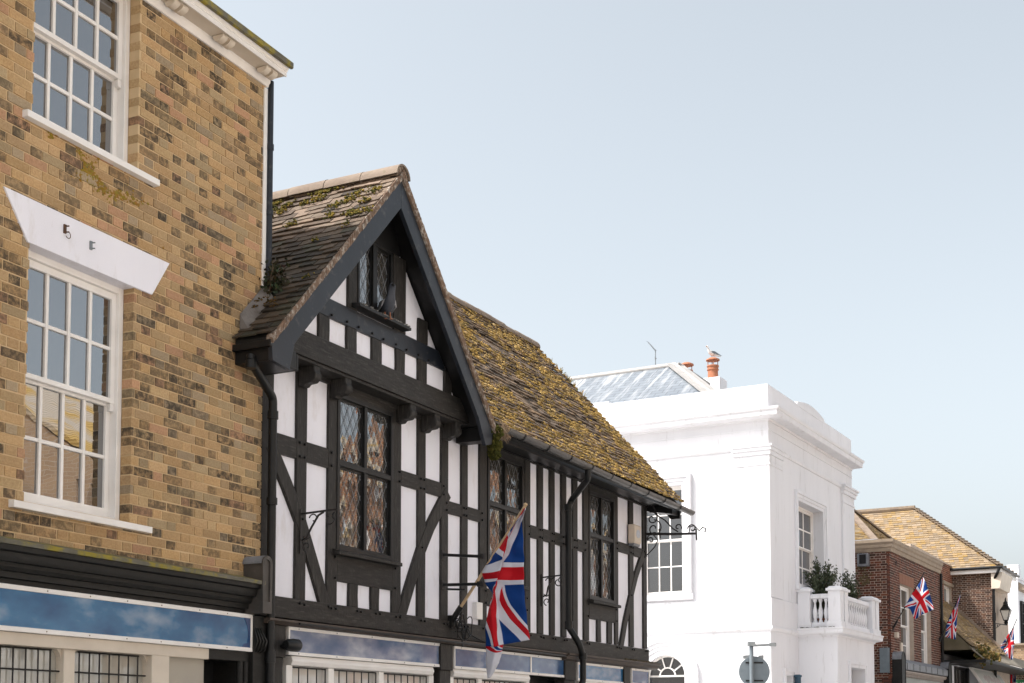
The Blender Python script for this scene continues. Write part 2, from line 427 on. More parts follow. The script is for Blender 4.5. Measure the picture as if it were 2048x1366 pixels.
def tiles(mb, eave, uv, vv, nv, rows, span, gauge=.1, width=.165, pal=None, lift=.012, char=.2, skip=None, jit=1.0):
    """rows of plain tiles; span(r) -> (u0, u1)"""
    eave, uv, vv, nv = Vector(eave), Vector(uv), Vector(vv), Vector(nv)
    for r in range(rows):
        u0, u1 = span(r)
        if u1-u0 < .03: continue
        u = u0-(width/2 if r % 2 else 0); first = True
        sag = .012*mnoise.noise((r*.25, 3.1, 7.7))*jit
        while u < u1:
            a, b = max(u, u0)+.0015, min(u+width, u1)-.0015
            u += width
            if b-a < .02: continue
            if skip and skip(r, (a+b)/2): continue
            c = random.choice(pal); q = random.uniform(.75, 1.2); mb.ct = (c[0]*q, c[1]*q, c[2]*q, random.uniform(.4, 1) if random.random() < char else random.uniform(0, .2))
            v0 = r*gauge+random.uniform(-.006, .006)*jit; v1 = v0+gauge*1.6
            t0 = lift+random.uniform(0, .010)*jit+sag; k = random.uniform(-.004, .004)*jit
            P = []
            for (uu, v, h) in ((a, v0, t0-.011), (b, v0+k, t0-.011+k), (b, v1, -.012), (a, v1, -.012), (a, v0, t0+.004), (b, v0+k, t0+.004+k), (b, v1, .002), (a, v1, .002)):
                P.append(eave+uv*uu+vv*v+nv*h)
            mb.hexa(P)
def bars_window(name, parent, x0, x1, z0, z1, yf, cols, rows, mframe, mglass, fr=.06, bar=.028, dep=.05, plane='y', s=1, box=.05, sashes=True, label=None):
    """sash window in a wall plane; yf = face of the outer frame, s = direction into the wall"""
    def bx(mb, a, b, d0, d1, c, d):
        if plane == 'y': mb.box(a, b, yf+s*d0, yf+s*d1, c, d)
        else: mb.box(yf+s*d0, yf+s*d1, a, b, c, d)
    f = MB()
    bx(f, x0, x0+box, 0, .12, z0, z1); bx(f, x1-box, x1, 0, .12, z0, z1); bx(f, x0+box, x1-box, 0, .12, z1-box, z1); bx(f, x0+box, x1-box, 0, .12, z0, z0+box*.5)
    w = f.build(name, mframe, parent, bevel=.004, label=label)
    zm = z0+(z1-z0)*rows[1]/(rows[0]+rows[1]) if rows[0] else z1-box
    for (a, b, off, nr) in ((zm, z1-box, .03, rows[0]), (z0+box*.5, zm+.02, .03+dep*.8, rows[1])):
        if nr == 0: continue
        sm = MB(); X0, X1 = x0+box, x1-box
        low = off > .04
        bt = .075 if low else .038
        bx(sm, X0, X0+fr*.75, off, off+.04, a, b); bx(sm, X1-fr*.75, X1, off, off+.04, a, b)
        bx(sm, X0+fr*.75, X1-fr*.75, off, off+.04, b-(.04 if low else fr*.9), b); bx(sm, X0+fr*.75, X1-fr*.75, off-.003, off+.04, a, a+bt)
        gx0, gx1, gz0, gz1 = X0+fr*.75, X1-fr*.75, a+bt, b-(.04 if low else fr*.9)
        for i in range(1, cols):
            c = gx0+(gx1-gx0)*i/cols; bx(sm, c-bar/2, c+bar/2, off+.004, off+.036, gz0, gz1)
        for i in range(1, nr):
            c = gz0+(gz1-gz0)*i/nr
            for q in range(cols):
                bx(sm, gx0+(gx1-gx0)*q/cols+(bar/2 if q else 0), gx0+(gx1-gx0)*(q+1)/cols-(bar/2 if q < cols-1 else 0), off+.006, off+.034, c-bar/2, c+bar/2)
        if not low:
            for hx in (X0+.001, X1-.041):
                sm.box(hx, hx+.04, yf+s*(off+.001), yf+s*(off+.04), a-.06, a-.002) if plane == 'y' else None
        sm.build('sash', mframe, w, bevel=.003)
        g = MB(); nx, nz = cols, nr
        for i in range(nx):
            for jn in range(nz):
                ax, bxx = gx0+(gx1-gx0)*i/nx, gx0+(gx1-gx0)*(i+1)/nx; az, bz = gz0+(gz1-gz0)*jn/nz, gz0+(gz1-gz0)*(jn+1)/nz
                t1, t2, t3 = [random.uniform(-.0012, .0012) for _ in range(3)]
                D = [yf+s*(off+.022)+t for t in (t1, t2, t3, t1+t3-t2)]
                if plane == 'y': q = [(ax, D[0], az), (bxx, D[1], az), (bxx, D[2], bz), (ax, D[3], bz)]
                else: q = [(D[0], ax, az), (D[1], bxx, az), (D[2], bxx, bz), (D[3], ax, bz)]
                g.add(q, [(0, 1, 2, 3)])
        g.build('pane', mglass, w)
    return w
def lattice(parent, x0, x1, z0, z1, y, dw=.108, dh=.2, tilt=.0105):
    """diamond quarries: each pane tilts a little; lead cames between"""
    lead = MB(); pane = MB()
    def clip(p, q):
        (ax, az), (bx, bz) = p, q; t0, t1 = 0., 1.
        for d, lo, hi, o in ((bx-ax, x0, x1, ax), (bz-az, z0, z1, az)):
            if abs(d) < 1e-9:
                if o < lo or o > hi: return None
                continue
            a, b = (lo-o)/d, (hi-o)/d
            if a > b: a, b = b, a
            t0, t1 = max(t0, a), min(t1, b)
        if t1-t0 < 1e-4: return None
        return (ax+(bx-ax)*t0, az+(bz-az)*t0), (ax+(bx-ax)*t1, az+(bz-az)*t1)
    n = int((x1-x0)/dw+(z1-z0)/dh)+4
    for i in range(-n, n+1):
        for sg in (1, -1):
            a = (x0+i*dw-(z1-z0)/dh*dw*2, z0-(z1-z0)*2*sg) if False else None
            p = (x0+i*dw-sg*5*dw, z0-5*dh); q = (x0+i*dw+sg*25*dw, z0+25*dh)
            c = clip(p, q)
            if c: lead.bar((c[0][0], y-.004, c[0][1]), (c[1][0], y-.004, c[1][1]), .0038, .004, (0, 1, 0))
    def cutpoly(poly):
        for ax, lim, sg in ((0, x0, 1), (0, x1, -1), (1, z0, 1), (1, z1, -1)):
            out = []
            for k in range(len(poly)):
                a, b = poly[k], poly[(k+1) % len(poly)]
                ia, ib = sg*(a[ax]-lim) >= 0, sg*(b[ax]-lim) >= 0
                if ia: out.append(a)
                if ia != ib:
                    t = (lim-a[ax])/(b[ax]-a[ax]); out.append((a[0]+(b[0]-a[0])*t, a[1]+(b[1]-a[1])*t))
            poly = out
            if len(poly) < 3: return None
        return poly
    for i in range(-1, int((x1-x0)/dw)+3):
        for j in range(-1, int((z1-z0)/dh)+3):
            for o in (0, .5):
                cx, cz = x0+(i+o)*dw, z0+(j+o)*dh
                p = cutpoly([(cx-dw/2, cz), (cx, cz-dh/2), (cx+dw/2, cz), (cx, cz+dh/2)])
                if p:
                    tx, tz = random.gauss(0, tilt), random.gauss(0, tilt)
                    pane.add([(a, y+.004+(a-cx)*tx+(b-cz)*tz, b) for a, b in p], [tuple(range(len(p)))])
    return lead, pane
def leaded_window(parent, x0, x1, z0, z1, y, lights=2, transom=None, fr=.045, mull=.05):
    f = MB()
    f.box(x0, x0+fr, y-.03, y+.08, z0, z1); f.box(x1-fr, x1, y-.03, y+.08, z0, z1); f.box(x0+fr, x1-fr, y-.03, y+.08, z1-fr, z1); f.box(x0+fr, x1-fr, y-.03, y+.08, z0, z0+fr)
    rows = [(z0+fr, z1-fr)] if not transom else [(z0+fr, transom-.025), (transom+.025, z1-fr)]
    if transom: f.box(x0+fr, x1-fr, y-.026, y+.06, transom-.025, transom+.025)
    W = (x1-x0-2*fr-(lights-1)*mull)/lights
    for i in range(1, lights):
        c = x0+fr+i*W+(i-1)*mull
        for a, b in rows: f.box(c, c+mull, y-.023, y+.06, a, b)
    w = f.build('window', M['black'], parent, bevel=.004)
    for a, b in rows:
        for i in range(lights):
            c = x0+fr+i*(W+mull)
            cs = MB(); cs.box(c, c+.018, y+.0, y+.03, a, b); cs.box(c+W-.018, c+W, y, y+.03, a, b); cs.box(c+.018, c+W-.018, y, y+.03, a, a+.018); cs.box(c+.018, c+W-.018, y, y+.03, b-.018, b)
            cs.build('casement', M['black'], w)
            le, pa = lattice(w, c+.018, c+W-.018, a+.018, b-.018, y+.016)
            pa.build('pane', M['old_glass'], w); le.build('lead_lattice', M['lead'], w)
    return w
def text(s, size, mat, parent, loc, rot, name='lettering', ext=.006, sx=1.0):
    c = bpy.data.curves.new(name, 'FONT'); c.body = s; c.size = size; c.extrude = ext; c.align_x = 'CENTER'; c.align_y = 'CENTER'; c.resolution_u = 2
    o = bpy.data.objects.new(name, c); COL.objects.link(o)
    dg = bpy.context.evaluated_depsgraph_get(); me = bpy.data.meshes.new_from_object(o.evaluated_get(dg))
    bpy.data.objects.remove(o); me.materials.clear(); me.materials.append(mat)
    q = bpy.data.objects.new(name, me); COL.objects.link(q); q.parent = parent; q.location = loc; q.rotation_euler = rot; q.scale = (sx, 1, 1)
    return q
def cloth(name, parent, grid, sub=7, ripple=.012, mat=None):
    """grid[row][col] = (Vector, u, v): bilinear patches with small ripples; own UV"""
    R, C = len(grid), len(grid[0]); n = sub; NR, NC = (R-1)*n+1, (C-1)*n+1
    vs, uvs = [], []
    for a in range(NR):
        i = min(a//n, R-2); s = a/n-i
        for b in range(NC):
            j = min(b//n, C-2); t = b/n-j
            P = [grid[i][j], grid[i][j+1], grid[i+1][j], grid[i+1][j+1]]; w = [(1-s)*(1-t), (1-s)*t, s*(1-t), s*t]
            p = Vector((0, 0, 0)); u = v = 0
            for q, k in zip(P, w): p += q[0]*k; u += q[1]*k; v += q[2]*k
            p.x += ripple*sin(b/n*2.6+a/n*1.1)+ripple*.6*sin(a/n*3.7-b/n*1.3)
            vs.append(p); uvs.append((u, v))
    fs = [(a*NC+b, a*NC+b+1, (a+1)*NC+b+1, (a+1)*NC+b) for a in range(NR-1) for b in range(NC-1)]
    me = bpy.data.meshes.new(name); me.from_pydata([tuple(v) for v in vs], [], fs)
    ul = me.uv_layers.new(name='UVMap')
    for l in me.loops: ul.data[l.index].uv = uvs[l.vertex_index]
    me.materials.append(mat or M['flag']); me.polygons.foreach_set('use_smooth', [True]*len(me.polygons)); me.update()
    o = bpy.data.objects.new(name, me); COL.objects.link(o); o.parent = parent
    sd = o.modifiers.new('thickness', 'SOLIDIFY'); sd.thickness = .002
    return o

# ================================================================== SETTING
def struct(name, mb, m):
    o = mb.build(name, m); o['kind'] = 'structure'; return o
g = MB(); g.add([(-400, -400, -.02), (700, -400, -.02), (700, 400, -.02), (-400, 400, -.02)], [(0, 1, 2, 3)]); struct('ground', g, M['paving'])
g = MB(); g.prism([(-30, 1.0), (12, 1.0), (32, -.2), (60, -2.4), (110, -6), (110, -.4), (60, 2.6), (32, 4.7), (12, 5.6), (-30, 5.6)], 'z', -.016, -.012); struct('road', g, M['asphalt'])
g = MB(); g.prism([(-30, 5.6), (12, 5.6), (26, 4.9), (26, 8.9), (-30, 8.9)], 'z', -.01, .12); g.prism([(31.2, 4.65), (60, 2.6), (110, -.4), (110, 20), (31.2, 20)], 'z', -.01, .12); struct('pavement', g, M['paving'])
g = MB(); g.prism([(-30, -2.2), (12, -2.2), (32, -3.4), (60, -5.6), (110, -9.2), (110, -6), (60, -2.4), (32, -.2), (12, 1.0), (-30, 1.0)], 'z', -.01, .12); struct('pavement', g, M['paving'])

# ================================================================== YELLOW BRICK BUILDING
B = thing('brick_townhouse', 'yellow stock brick building with white sash windows and a blue shop sign', 'building', FB)
UW = (-2.76, -1.665, 6.08, 7.52); LW = (-2.76, -1.68, 3.31, 5.13)
mb = MB(); bricks(mb, -7.0, 0.0, 2.93, 7.56, [UW, (LW[0], LW[1], LW[2], 5.2)], YPAL, char=.36, phase=.05)
mb.build('brick_facing', M['yellow_brick'], B, tint=True, bevel=0)
GRO = lambda o, e=.005: (o[0]-e, o[1]+e, o[2]-e, o[3]+e)
mb = MB(); cells(mb, -7, -.004, 2.9, 7.56, .006, .3, [GRO(UW), GRO((LW[0], LW[1], LW[2], 5.137))]); mb.box(-7, -.004, .3, 8, 2.9, 7.56); mb.box(-7, -.004, .35, 8, 0, 2.9)
# the wall behind windows is closed by the body box
mb.build('wall', M['yellow_mortar'], B)
mb = MB()  # low-pitched slate roof with a gable end
mb.prism([(-.2, 7.66), (4.0, 9.65), (8.3, 7.66)], 'x', -7.1, .10); mb.build('roof', M['lead'], B)
mb = MB(); mb.box(-.75, .06, 3.4, 4.6, 9.0, 11.3); mb.box(-.8, .11, 3.35, 4.65, 11.3, 11.45)
ch = mb.build('chimney', M['yellow_mortar'], B)
# eaves cornice
mb = MB(); e = .02
prof = [(0, 7.465), (.018, 7.465), (.022, 7.485), (.036, 7.50), (.04, 7.535), (0, 7.535)]
mb.sweep(prof, [(-7, 0), (.014, 0)])
c = mb.build('cornice', M['white'], B, smooth=40)
mb = MB(); mb.box(-7, .024, -.20, 0.05, 7.536, 7.546); mb.build('soffit', M['cream'], c)
mb = MB(); mb.prism([(-.192, 7.528), (-.203, 7.528), (-.203, 7.566), (-.211, 7.570), (-.214, 7.580), (-.228, 7.598), (-.236, 7.615), (.05, 7.615), (.05, 7.547), (-.192, 7.547)], 'x', -7, .026)
mb.build('fascia_board', M['white'], c, smooth=35)
mb = MB()
for cx in (-.14, -.755, -1.37, -1.985):
    mb = MB()
    for d in (-.05, .05):
        mb.prism([(-.062, 7.53), (-.066, 7.50), (-.085, 7.485), (-.11, 7.482), (-.135, 7.49), (-.16, 7.505), (-.17, 7.53)], 'x', cx+d-.034, cx+d+.034)
    mb.box(cx-.06, cx+.06, -.172, -.07, 7.522, 7.530); mb.build('modillion', M['cream'], c, smooth=50)
mb = MB(); mb.prism([(-.258, 7.590), (-.270, 7.596), (-.272, 7.640), (-.262, 7.652), (-.02, 7.68), (-.02, 7.617), (-.24, 7.616), (-.24, 7.592)], 'x', -7, .034)
mb.build('lead_gutter', M['moss_lead'], B, smooth=40)
# lintel (white painted keystone-shaped) and fixings
mb = MB(); mb.prism([(-3.02, 5.455), (-2.79, 5.137), (-1.482, 5.137), (-1.28, 5.452)], 'y', -.014, .15); mb.build('lintel', M['render'], B, bevel=.004)
for (px, py, ring) in ((131, 459, 1), (183, 492, 0)):
    p = FB.Y(px, py, -.02); mb = MB(); mb.box(p.x-.016, p.x+.006, -.026, -.014, p.z-.03, p.z+.035)
    for dz in (-.02, .024): mb.tube([(p.x+.0, -.026, p.z+dz), (p.x+.008, -.048, p.z+dz)], .005, 6)
    if ring: mb.tube(arc((p.x+.012, p.z-.04), .024, -2.6, 2.1, 14, 'xz', -.036), .003, 5)
    mb.build('fixing', paint('rusty_iron', (.13, .06, .03), (.06, .04, .03), .8, 40) if ring else M['grey_metal'], B, label='rusty ring fixing on the white lintel' if ring else 'grey bracket stub on the white lintel')
# sills
for nm, x0, x1, z in (('sill', -2.86, -1.462, 6.075), ('sill', -2.90, -1.478, 3.302)):
    mb = MB(); mb.prism([(-.055, z-.062), (-.055, z-.012), (.12, z+.004), (.12, z-.062)], 'x', x0, x1); mb.build(nm, M['white'], B, bevel=.004)
w1 = bars_window('window', B, -2.76, -1.665, 6.084, 7.52, .10, 4, (2, 2), M['white'], M['glass'])
w2 = bars_window('window', B, -2.76, -1.68, 3.31, 5.137, .10, 4, (2, 2), M['white'], M['glass'])
# bird lime streaks, moss under the sill: real low-relief patches
mb = MB()
for i in range(1500):
    t = random.random(); x = -2.6+t*1.25+random.gauss(0, .05); z = 5.93-.18*t+random.gauss(0, .05)-(.05 if t > .6 else 0)
    if mnoise.noise((x*3, z*5, 1)) < -.05: continue
    mb.ct = (random.uniform(.26, .36), random.uniform(.17, .24), random.uniform(.03, .06), .1)
    mb.blob((x, -.001, z), random.uniform(.003, .013), 1.3, .2, 1)
o = mb.build('moss', M['moss'], B, tint=True); o['kind'] = 'stuff'
# white edge board and black vent pipe on the corner
mb = MB(); mb.box(-.035, .012, -.012, .05, 5.46, 7.449); mb.build('edge_board', M['white'], B, bevel=.003)
mb = MB(); mb.tube([(.045, -.02, 7.53), (.045, -.02, 5.42)], .027, 12)
for z in (6.9, 6.3, 5.8): mb.tube([(.045, -.02, z), (.045, -.02, z+.05)], .034, 12)
p0 = Vector((.05, -.02, 5.42)); mb.tube([p0, p0+Vector((.0, -.05, -.1)), p0+Vector((.03, -.16, -.26))], [.034, .038, .045], 12)
mb.build('vent_pipe', M['barge'], B, smooth=40)
# shopfront: moulded cornice, fascia sign, glazing
mb = MB()
prof = [(.0, 2.955), (.205, 2.955), (.205, 2.985), (.0, 3.035)]
mb.sweep(prof, [(-7, 0), (-.20, 0)]); sf = mb.build('shop_cornice', M['moss_lead'], B)
mb = MB()
mb.sweep([(0, 2.70), (.02, 2.70), (.02, 2.745), (.06, 2.75), (.06, 2.79), (.085, 2.795), (.10, 2.82), (.10, 2.845), (.135, 2.85), (.15, 2.88), (.15, 2.91), (.18, 2.92), (.185, 2.953), (0, 2.953)], [(-7, 0), (-.20, 0)])
mb.build('cornice_moulding', M['shop_black'], sf, smooth=30)
mb = MB(); mb.box(-7, -.02, -.02, .34, 2.30, 2.70); mb.box(-.17, .02, -.06, .34, 0, 2.70); mb.box(-.30, -.17, .02, .34, 0, 2.4)
mb.build('shop_fascia', M['shop_black'], B, bevel=.004)
mb = MB()
for x0, x1, z0, z1 in ((-6.5, -.170, 2.672, 2.706), (-6.5, -.170, 2.386, 2.42), (-.196, -.170, 2.42, 2.672)): mb.box(x0, x1, -.055, -.022, z0, z1)
sg = mb.build('shop_sign', M['white'], B, bevel=.003)
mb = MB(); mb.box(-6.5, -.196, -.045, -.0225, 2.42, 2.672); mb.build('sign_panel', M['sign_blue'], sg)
mb = MB(); pts = [(-.196, 2.672), (-.196, 2.42), (-.30, 2.42), (-.295, 2.44), (-.265, 2.455), (-.235, 2.455), (-.222, 2.50), (-.222, 2.55), (-.235, 2.60), (-.265, 2.65), (-.285, 2.672)]
mb.prism(pts, 'y', -.048, -.0455); mb.build('sign_corner', M['sign_navy'], sg)
mb = MB()
for i in range(14):
    x = -.5-i*.42+random.uniform(-.04, .04)
    for z in (2.689, 2.403): mb.lathe([(.005, -.058), (.005, -.052)], (x, 0, z), 8, 'y')
mb.build('screw', paint('rust', (.16, .07, .03), (.1, .05, .03), .8, 9), sg)
# console bracket with lead cap
def console(parent, x0, x1, yb, yf, z0, z1, face_mat, cap_mat):
    r = (x1-x0)/2; xc = (x0+x1)/2
    arcp = [(xc+r*cos(a), z1-r+r*sin(a)) for a in [pi*i/12 for i in range(13)]]
    mb = MB(); mb.prism([(x1, z0), *arcp, (x0, z0)], 'y', yf, yb)
    o = mb.build('console', face_mat, parent, smooth=40, bevel=.003)
    mb = MB(); q = r-.022; arcq = [(xc+q*cos(a), z1-r+q*sin(a)) for a in [pi*i/12 for i in range(13)]]
    outer = [(x1+.006, z0+.10), *[(xc+(r+.012)*cos(a), z1-r+(r+.012)*sin(a)) for a in [pi*i/12 for i in range(13)]], (x0-.006, z0+.10)]
    n = len(outer); inner = [(xc+q, z0+.10), *arcq, (xc-q, z0+.10)]
    for i in range(n-1):
        a, b, c, d = outer[i], outer[i+1], inner[i+1], inner[i]
        mb.hexa([(a[0], yf-.015, a[1]), (b[0], yf-.015, b[1]), (c[0], yf-.015, c[1]), (d[0], yf-.015, d[1]), (a[0], yf+.001, a[1]), (b[0], yf+.001, b[1]), (c[0], yf+.001, c[1]), (d[0], yf+.001, d[1])])
    mb.box(x0-.006, x1+.006, yf-.015, yf+.001, z0, z0+.10)
    mb.build('console_frame', face_mat, o, bevel=.002)
    mb = MB()
    for i in range(12):
        a0, a1 = pi*i/12, pi*(i+1)/12
        P = [(xc+(r+k)*cos(a), y, z1-r+(r+k)*sin(a)) for y in (yf+.004, yb) for a, k in ((a0, .002), (a1, .002), (a1, .014), (a0, .014))]
        mb.hexa(P)
    mb.build('lead_cap', cap_mat, o, smooth=60)
    return o
console(B, -.243, -.125, -.001, -.20, 2.71, 3.195, paint('weathered_console_paint', (.075, .065, .058), (.05, .045, .04), .55, 6, bump=.3, grime=(.11, .10, .09)), M['lead'])
# corbel scroll, dark pilaster and floodlight box beneath the console
mb = MB()
for k in range(4): mb.prism([(-.02, 2.36+.0*k), (-.07-.012*k, 2.40), (-.10-.01*k, 2.48), (-.06, 2.60), (-.02, 2.62)], 'x', -.165+.03*k, -.145+.03*k)
mb.build('scroll_bracket', M['shop_black'], B, smooth=50)
# shop window with grilles
SX = [(-4.4, -3.27), (-3.17, -2.06), (-1.9, -.60)]
mb = MB()
p = [FB.Y(x, 1330, 0).x for x in (128, 150, 300, 335)]
L0, L1, L2, L3 = p
mb.box(-6.8, L0-.9, 0, .12, .12, 2.38); mb.box(-6.8, -.72, -.024, .12, 2.295, 2.3855); mb.box(L0, L1, .0, .12, .12, 2.31); mb.box(L2, L3, -.02, .12, .12, 2.31); mb.box(-6.8, L3, -.0, .12, .12, .75)
sw = mb.build('shop_window', M['cream'], B, bevel=.006)
for (a, b) in ((L0-.88, L0), (L1, L2)):
    mb = MB()
    for s in (0, 1):   # rounded top corners
        cx = a+.10 if s == 0 else b-.10
        for i in range(6):
            t0, t1 = pi/2*i/6, pi/2*(i+1)/6
            pts = []
            for t in (t0, t1): pts.append((cx+(-1 if s == 0 else 1)*.10*cos(t), 2.21+.10*sin(t)))
            k = a if s == 0 else b
            mb.prism([(k, pts[0][1]), (pts[0][0], pts[0][1]), (pts[1][0], pts[1][1]), (k, pts[1][1])] if s == 0 else [(pts[0][0], pts[0][1]), (k, pts[0][1]), (k, pts[1][1]), (pts[1][0], pts[1][1])], 'y', .03, .09)
    mb.build('arched_corner', M['cream'], sw)
    mb = MB(); mb.add([(a, .075, .75), (b, .075, .75), (b, .075, 2.31), (a, .075, 2.31)], [(0, 1, 2, 3)]); mb.build('pane', M['shop_glass'], sw)
    mb = MB(); n = 7
    for i in range(n): x = a+.09+(b-a-.18)*i/(n-1); mb.tube([(x, .045, .75), (x, .045, 2.29)], .0065, 6)
    mb.tube([(a+.08, .045, 2.285), (b-.08, .045, 2.285)], .0065, 6); mb.tube([(a, .045, 2.135), (b, .045, 2.135)], .0065, 6); mb.tube([(a, .045, 1.5), (b, .045, 1.5)], .0065, 6)
    mb.build('security_grille', M['iron'], sw, smooth=60)
mb = MB(); mb.box(L3, -.72, .03, .12, .12, 2.31); mb.build('shop_panel', paint('grey_beige_panel', (.42, .38, .31), (.36, .32, .27), .5, 2), B)
mb = MB(); mb.box(-.72, -.30, .26, .33, .12, 2.31); mb.build('shop_door', M['black'], B)
mb = MB()
for x in (-.28, -.2): mb.tube([(x, .0, .12), (x, .0, 2.30)], .03, 10)
mb.build('pilaster', M['shop_black'], B, smooth=40)

# ================================================================== TIMBER-FRAMED HOUSE
T = thing('timber_framed_house', 'black and white timber-framed house with a front gable and mossy tiled roof', 'house', FT)
TX = lambda px, py=1000, y=0: FT.Y(px, py, y).x
XR = 9.07                     # right-hand corner of the wall
W1 = (1.155, 2.15, 3.43, 4.95); W2 = (4.175, 5.09, 3.45, 4.94); W3 = (7.005, 7.87, 3.46, 4.92)
mb = MB(); cells(mb, .02, XR-.02, 2.72, 5.15, .028, .22, [W1, W2, W3]); mb.box(.02, XR-.02, .30, 4.4, 2.72, 5.0); mb.box(.12, XR-.12, .45, 4.3, 0, 2.72)
mb.prism([(-.03, 5.0), (4.4, 5.0), (2.05, 7.55), (1.9, 7.4)], 'x', 3.4, XR-.02)
mb.build('plaster_wall', M['render'], T)
# vertical timbers (pixel edges measured at half height)
PEG = 0
def timber(name, poly, y0=0.0, y1=.05, pegs=(), horiz=False, mat=None):
    mb = MB(); mb.prism(poly, 'y', y0, y1); mb.cm = 1
    for (x, z) in pegs: mb.lathe([(.013, y0-.022), (.014, y0-.001)], (x+random.uniform(-.004, .004), 0, z+random.uniform(-.004, .004)), 7, 'y')
    return mb.build(name, [mat or (M['timber_h'] if horiz else M['timber']), M['black']], T, bevel=.005)
def rect(x0, x1, z0, z1, w=.004):
    j = lambda: random.uniform(-w, w)
    return [(x0+j(), z0), (x1+j(), z0), (x1+j(), (z0+z1)/2), (x1+j(), z1), (x0+j(), z1), (x0+j(), (z0+z1)/2)]
ZB, ZT = 2.905, 5.06
studs = [(525, 547.5, 820), (594, 614.6, 850), (657.6, 677, 850), (787, 803.5, 850), (837, 852, 900), (883.5, 896.8, 900), (924, 936, 930), (960.5, 974.5, 940),
         (1050.7, 1061, 1000), (1076.7, 1086.7, 1000), (1100.7, 1110, 1010), (1123.7, 1133, 1020), (1146, 1155.5, 1030), (1168, 1178, 1040), (1235, 1241.8, 1080), (1259, 1267.3, 1080)]
SX_ = []
for a, b, py in studs:
    SX_.append((max(.0, TX(a, py)), TX(b, py)))
SX_[14] = (7.885, 8.0); SX_.append((8.93, XR))
RZ = (4.20, 4.40)
for i, (a, b) in enumerate(SX_):
    timber('stud', rect(a, b, ZB, ZT), pegs=[])
def rail(a, b, z0, z1, pegs=True, y=-.003):
    pg = []
    if pegs:
        for x in (a-.04, b+.04): pg += [(x, z0+.03), (x, z1-.03)]
    return timber('rail', [(a, z0), (b, z0), (b, z1), (a, z1)], y+.003, .048, pg, True)
S = SX_
rz = lambda px, p0, p1: (FT.Y(px, p1).z, FT.Y(px, p0).z)
z0, z1 = 4.19, 4.375
for a, b in ((0, 1), (1, 2)): rail(S[a][1], S[b][0], z0, z1)
z0, z1 = rz(806, 941, 971)
for a, b in ((3, 4), (4, 5)): rail(S[a][1], S[b][0], z0, z1)
z0, z1 = rz(899, 1002, 1027)
for a, b in ((5, 6), (6, 7)): rail(S[a][1], S[b][0], z0, z1)
z0, z1 = rz(1060, 1049, 1074)
for a, b in ((8, 9), (9, 10), (10, 11), (11, 12), (12, 13)): rail(S[a][1], S[b][0], z0, z1)
z0, z1 = rz(1242, 1084, 1104)
for a, b in ((14, 15), (15, 16)): rail(S[a][1], S[b][0], z0, z1)
# below the windows
for (w, zs, cuts) in ((W1, (3.13, 3.39), ((698.6, 716.4, 1180), (743, 759, 1190))), (W3, (3.20, 3.42), ((1195, 1202.5, 1250), (1216, 1225, 1255)))):
    i = 2 if w is W1 else 13
    rail(S[i][1], S[i+1][0], zs[0], zs[1])
    for a, b, py in cuts: timber('stud', rect(TX(a, py), TX(b, py), ZB, zs[0]), pegs=[])
z0, z1 = 3.14, 3.34
rail(S[7][1], S[8][0], z0, z1)
for c in (4.45, 4.78): timber('stud', rect(c-.06, c+.06, ZB, z0))
# curved-ish braces
def brace(pts, w, y=-.006):
    up = []; lo = []
    for i, (x, z) in enumerate(pts):
        a = pts[max(i-1, 0)]; b = pts[min(i+1, len(pts)-1)]; d = Vector((b[0]-a[0], b[1]-a[1])).normalized()
        n = Vector((-d.y, d.x))*w/2; up.append((x+n.x, z+n.y)); lo.append((x-n.x, z-n.y))
    m = len(pts)//2
    return timber('brace', up+lo[::-1], y, .046, [(pts[m][0], pts[m][1]+.03), (pts[-1][0], pts[-1][1]+.06)], mat=M['timber'])
bp = lambda L: [(FT.Y(x, y).x, FT.Y(x, y).z) for x, y in L]
brace(bp([(541, 888), (575, 970), (603, 1045), (628, 1130), (655, 1225)]), .15)
brace(bp([(896, 985), (862, 1052), (843, 1100), (824, 1160), (799, 1245)]), .15)
brace(bp([(1288, 1105), (1273, 1150), (1262, 1195), (1252, 1240), (1241, 1305)]), .12)
# bottom beam with pegs in pairs
pg = []
for (a, b) in S[1:]:
    c = (a+b)/2; pg += [(c-.035, 2.865), (c+.04, 2.862)]
pg += [(1.5, 2.87), (1.56, 2.87), (1.83, 2.87), (1.9, 2.87)]
timber('sill_beam', [(.0, 2.715), (4.2, 2.712), (XR+.03, 2.70), (XR+.03, 2.895), (4.2, 2.902), (.0, 2.905)], -.012, .06, pg, True)
# wall plate and windows
timber('wall_plate', [(.0, 5.0), (XR, 4.985), (XR, 5.16), (.0, 5.2)], -.012, .05, (), True)
for w in (W1, W2, W3): timber('window_head', [(w[0]+.002, w[3]-.004), (w[1]-.002, w[3]-.004), (w[1]-.002, 4.999), (w[0]+.002, 4.999)], -.008, .05, (), True)
leaded_window(T, *W1, .02, 2, 4.27); leaded_window(T, *W2, .02, 2, 4.33); leaded_window(T, *W3, .02, 2, 4.33)
for w, e in ((W1, .06), (W3, .03), (W2, .0)):
    mb = MB(); mb.prism([(-.085, w[2]-.055), (-.085, w[2]-.02), (.02, w[2]+.012), (.02, w[2]-.055)], 'x', w[0]-e, w[1]+e); mb.build('window_sill', M['timber_h'], T, bevel=.004)
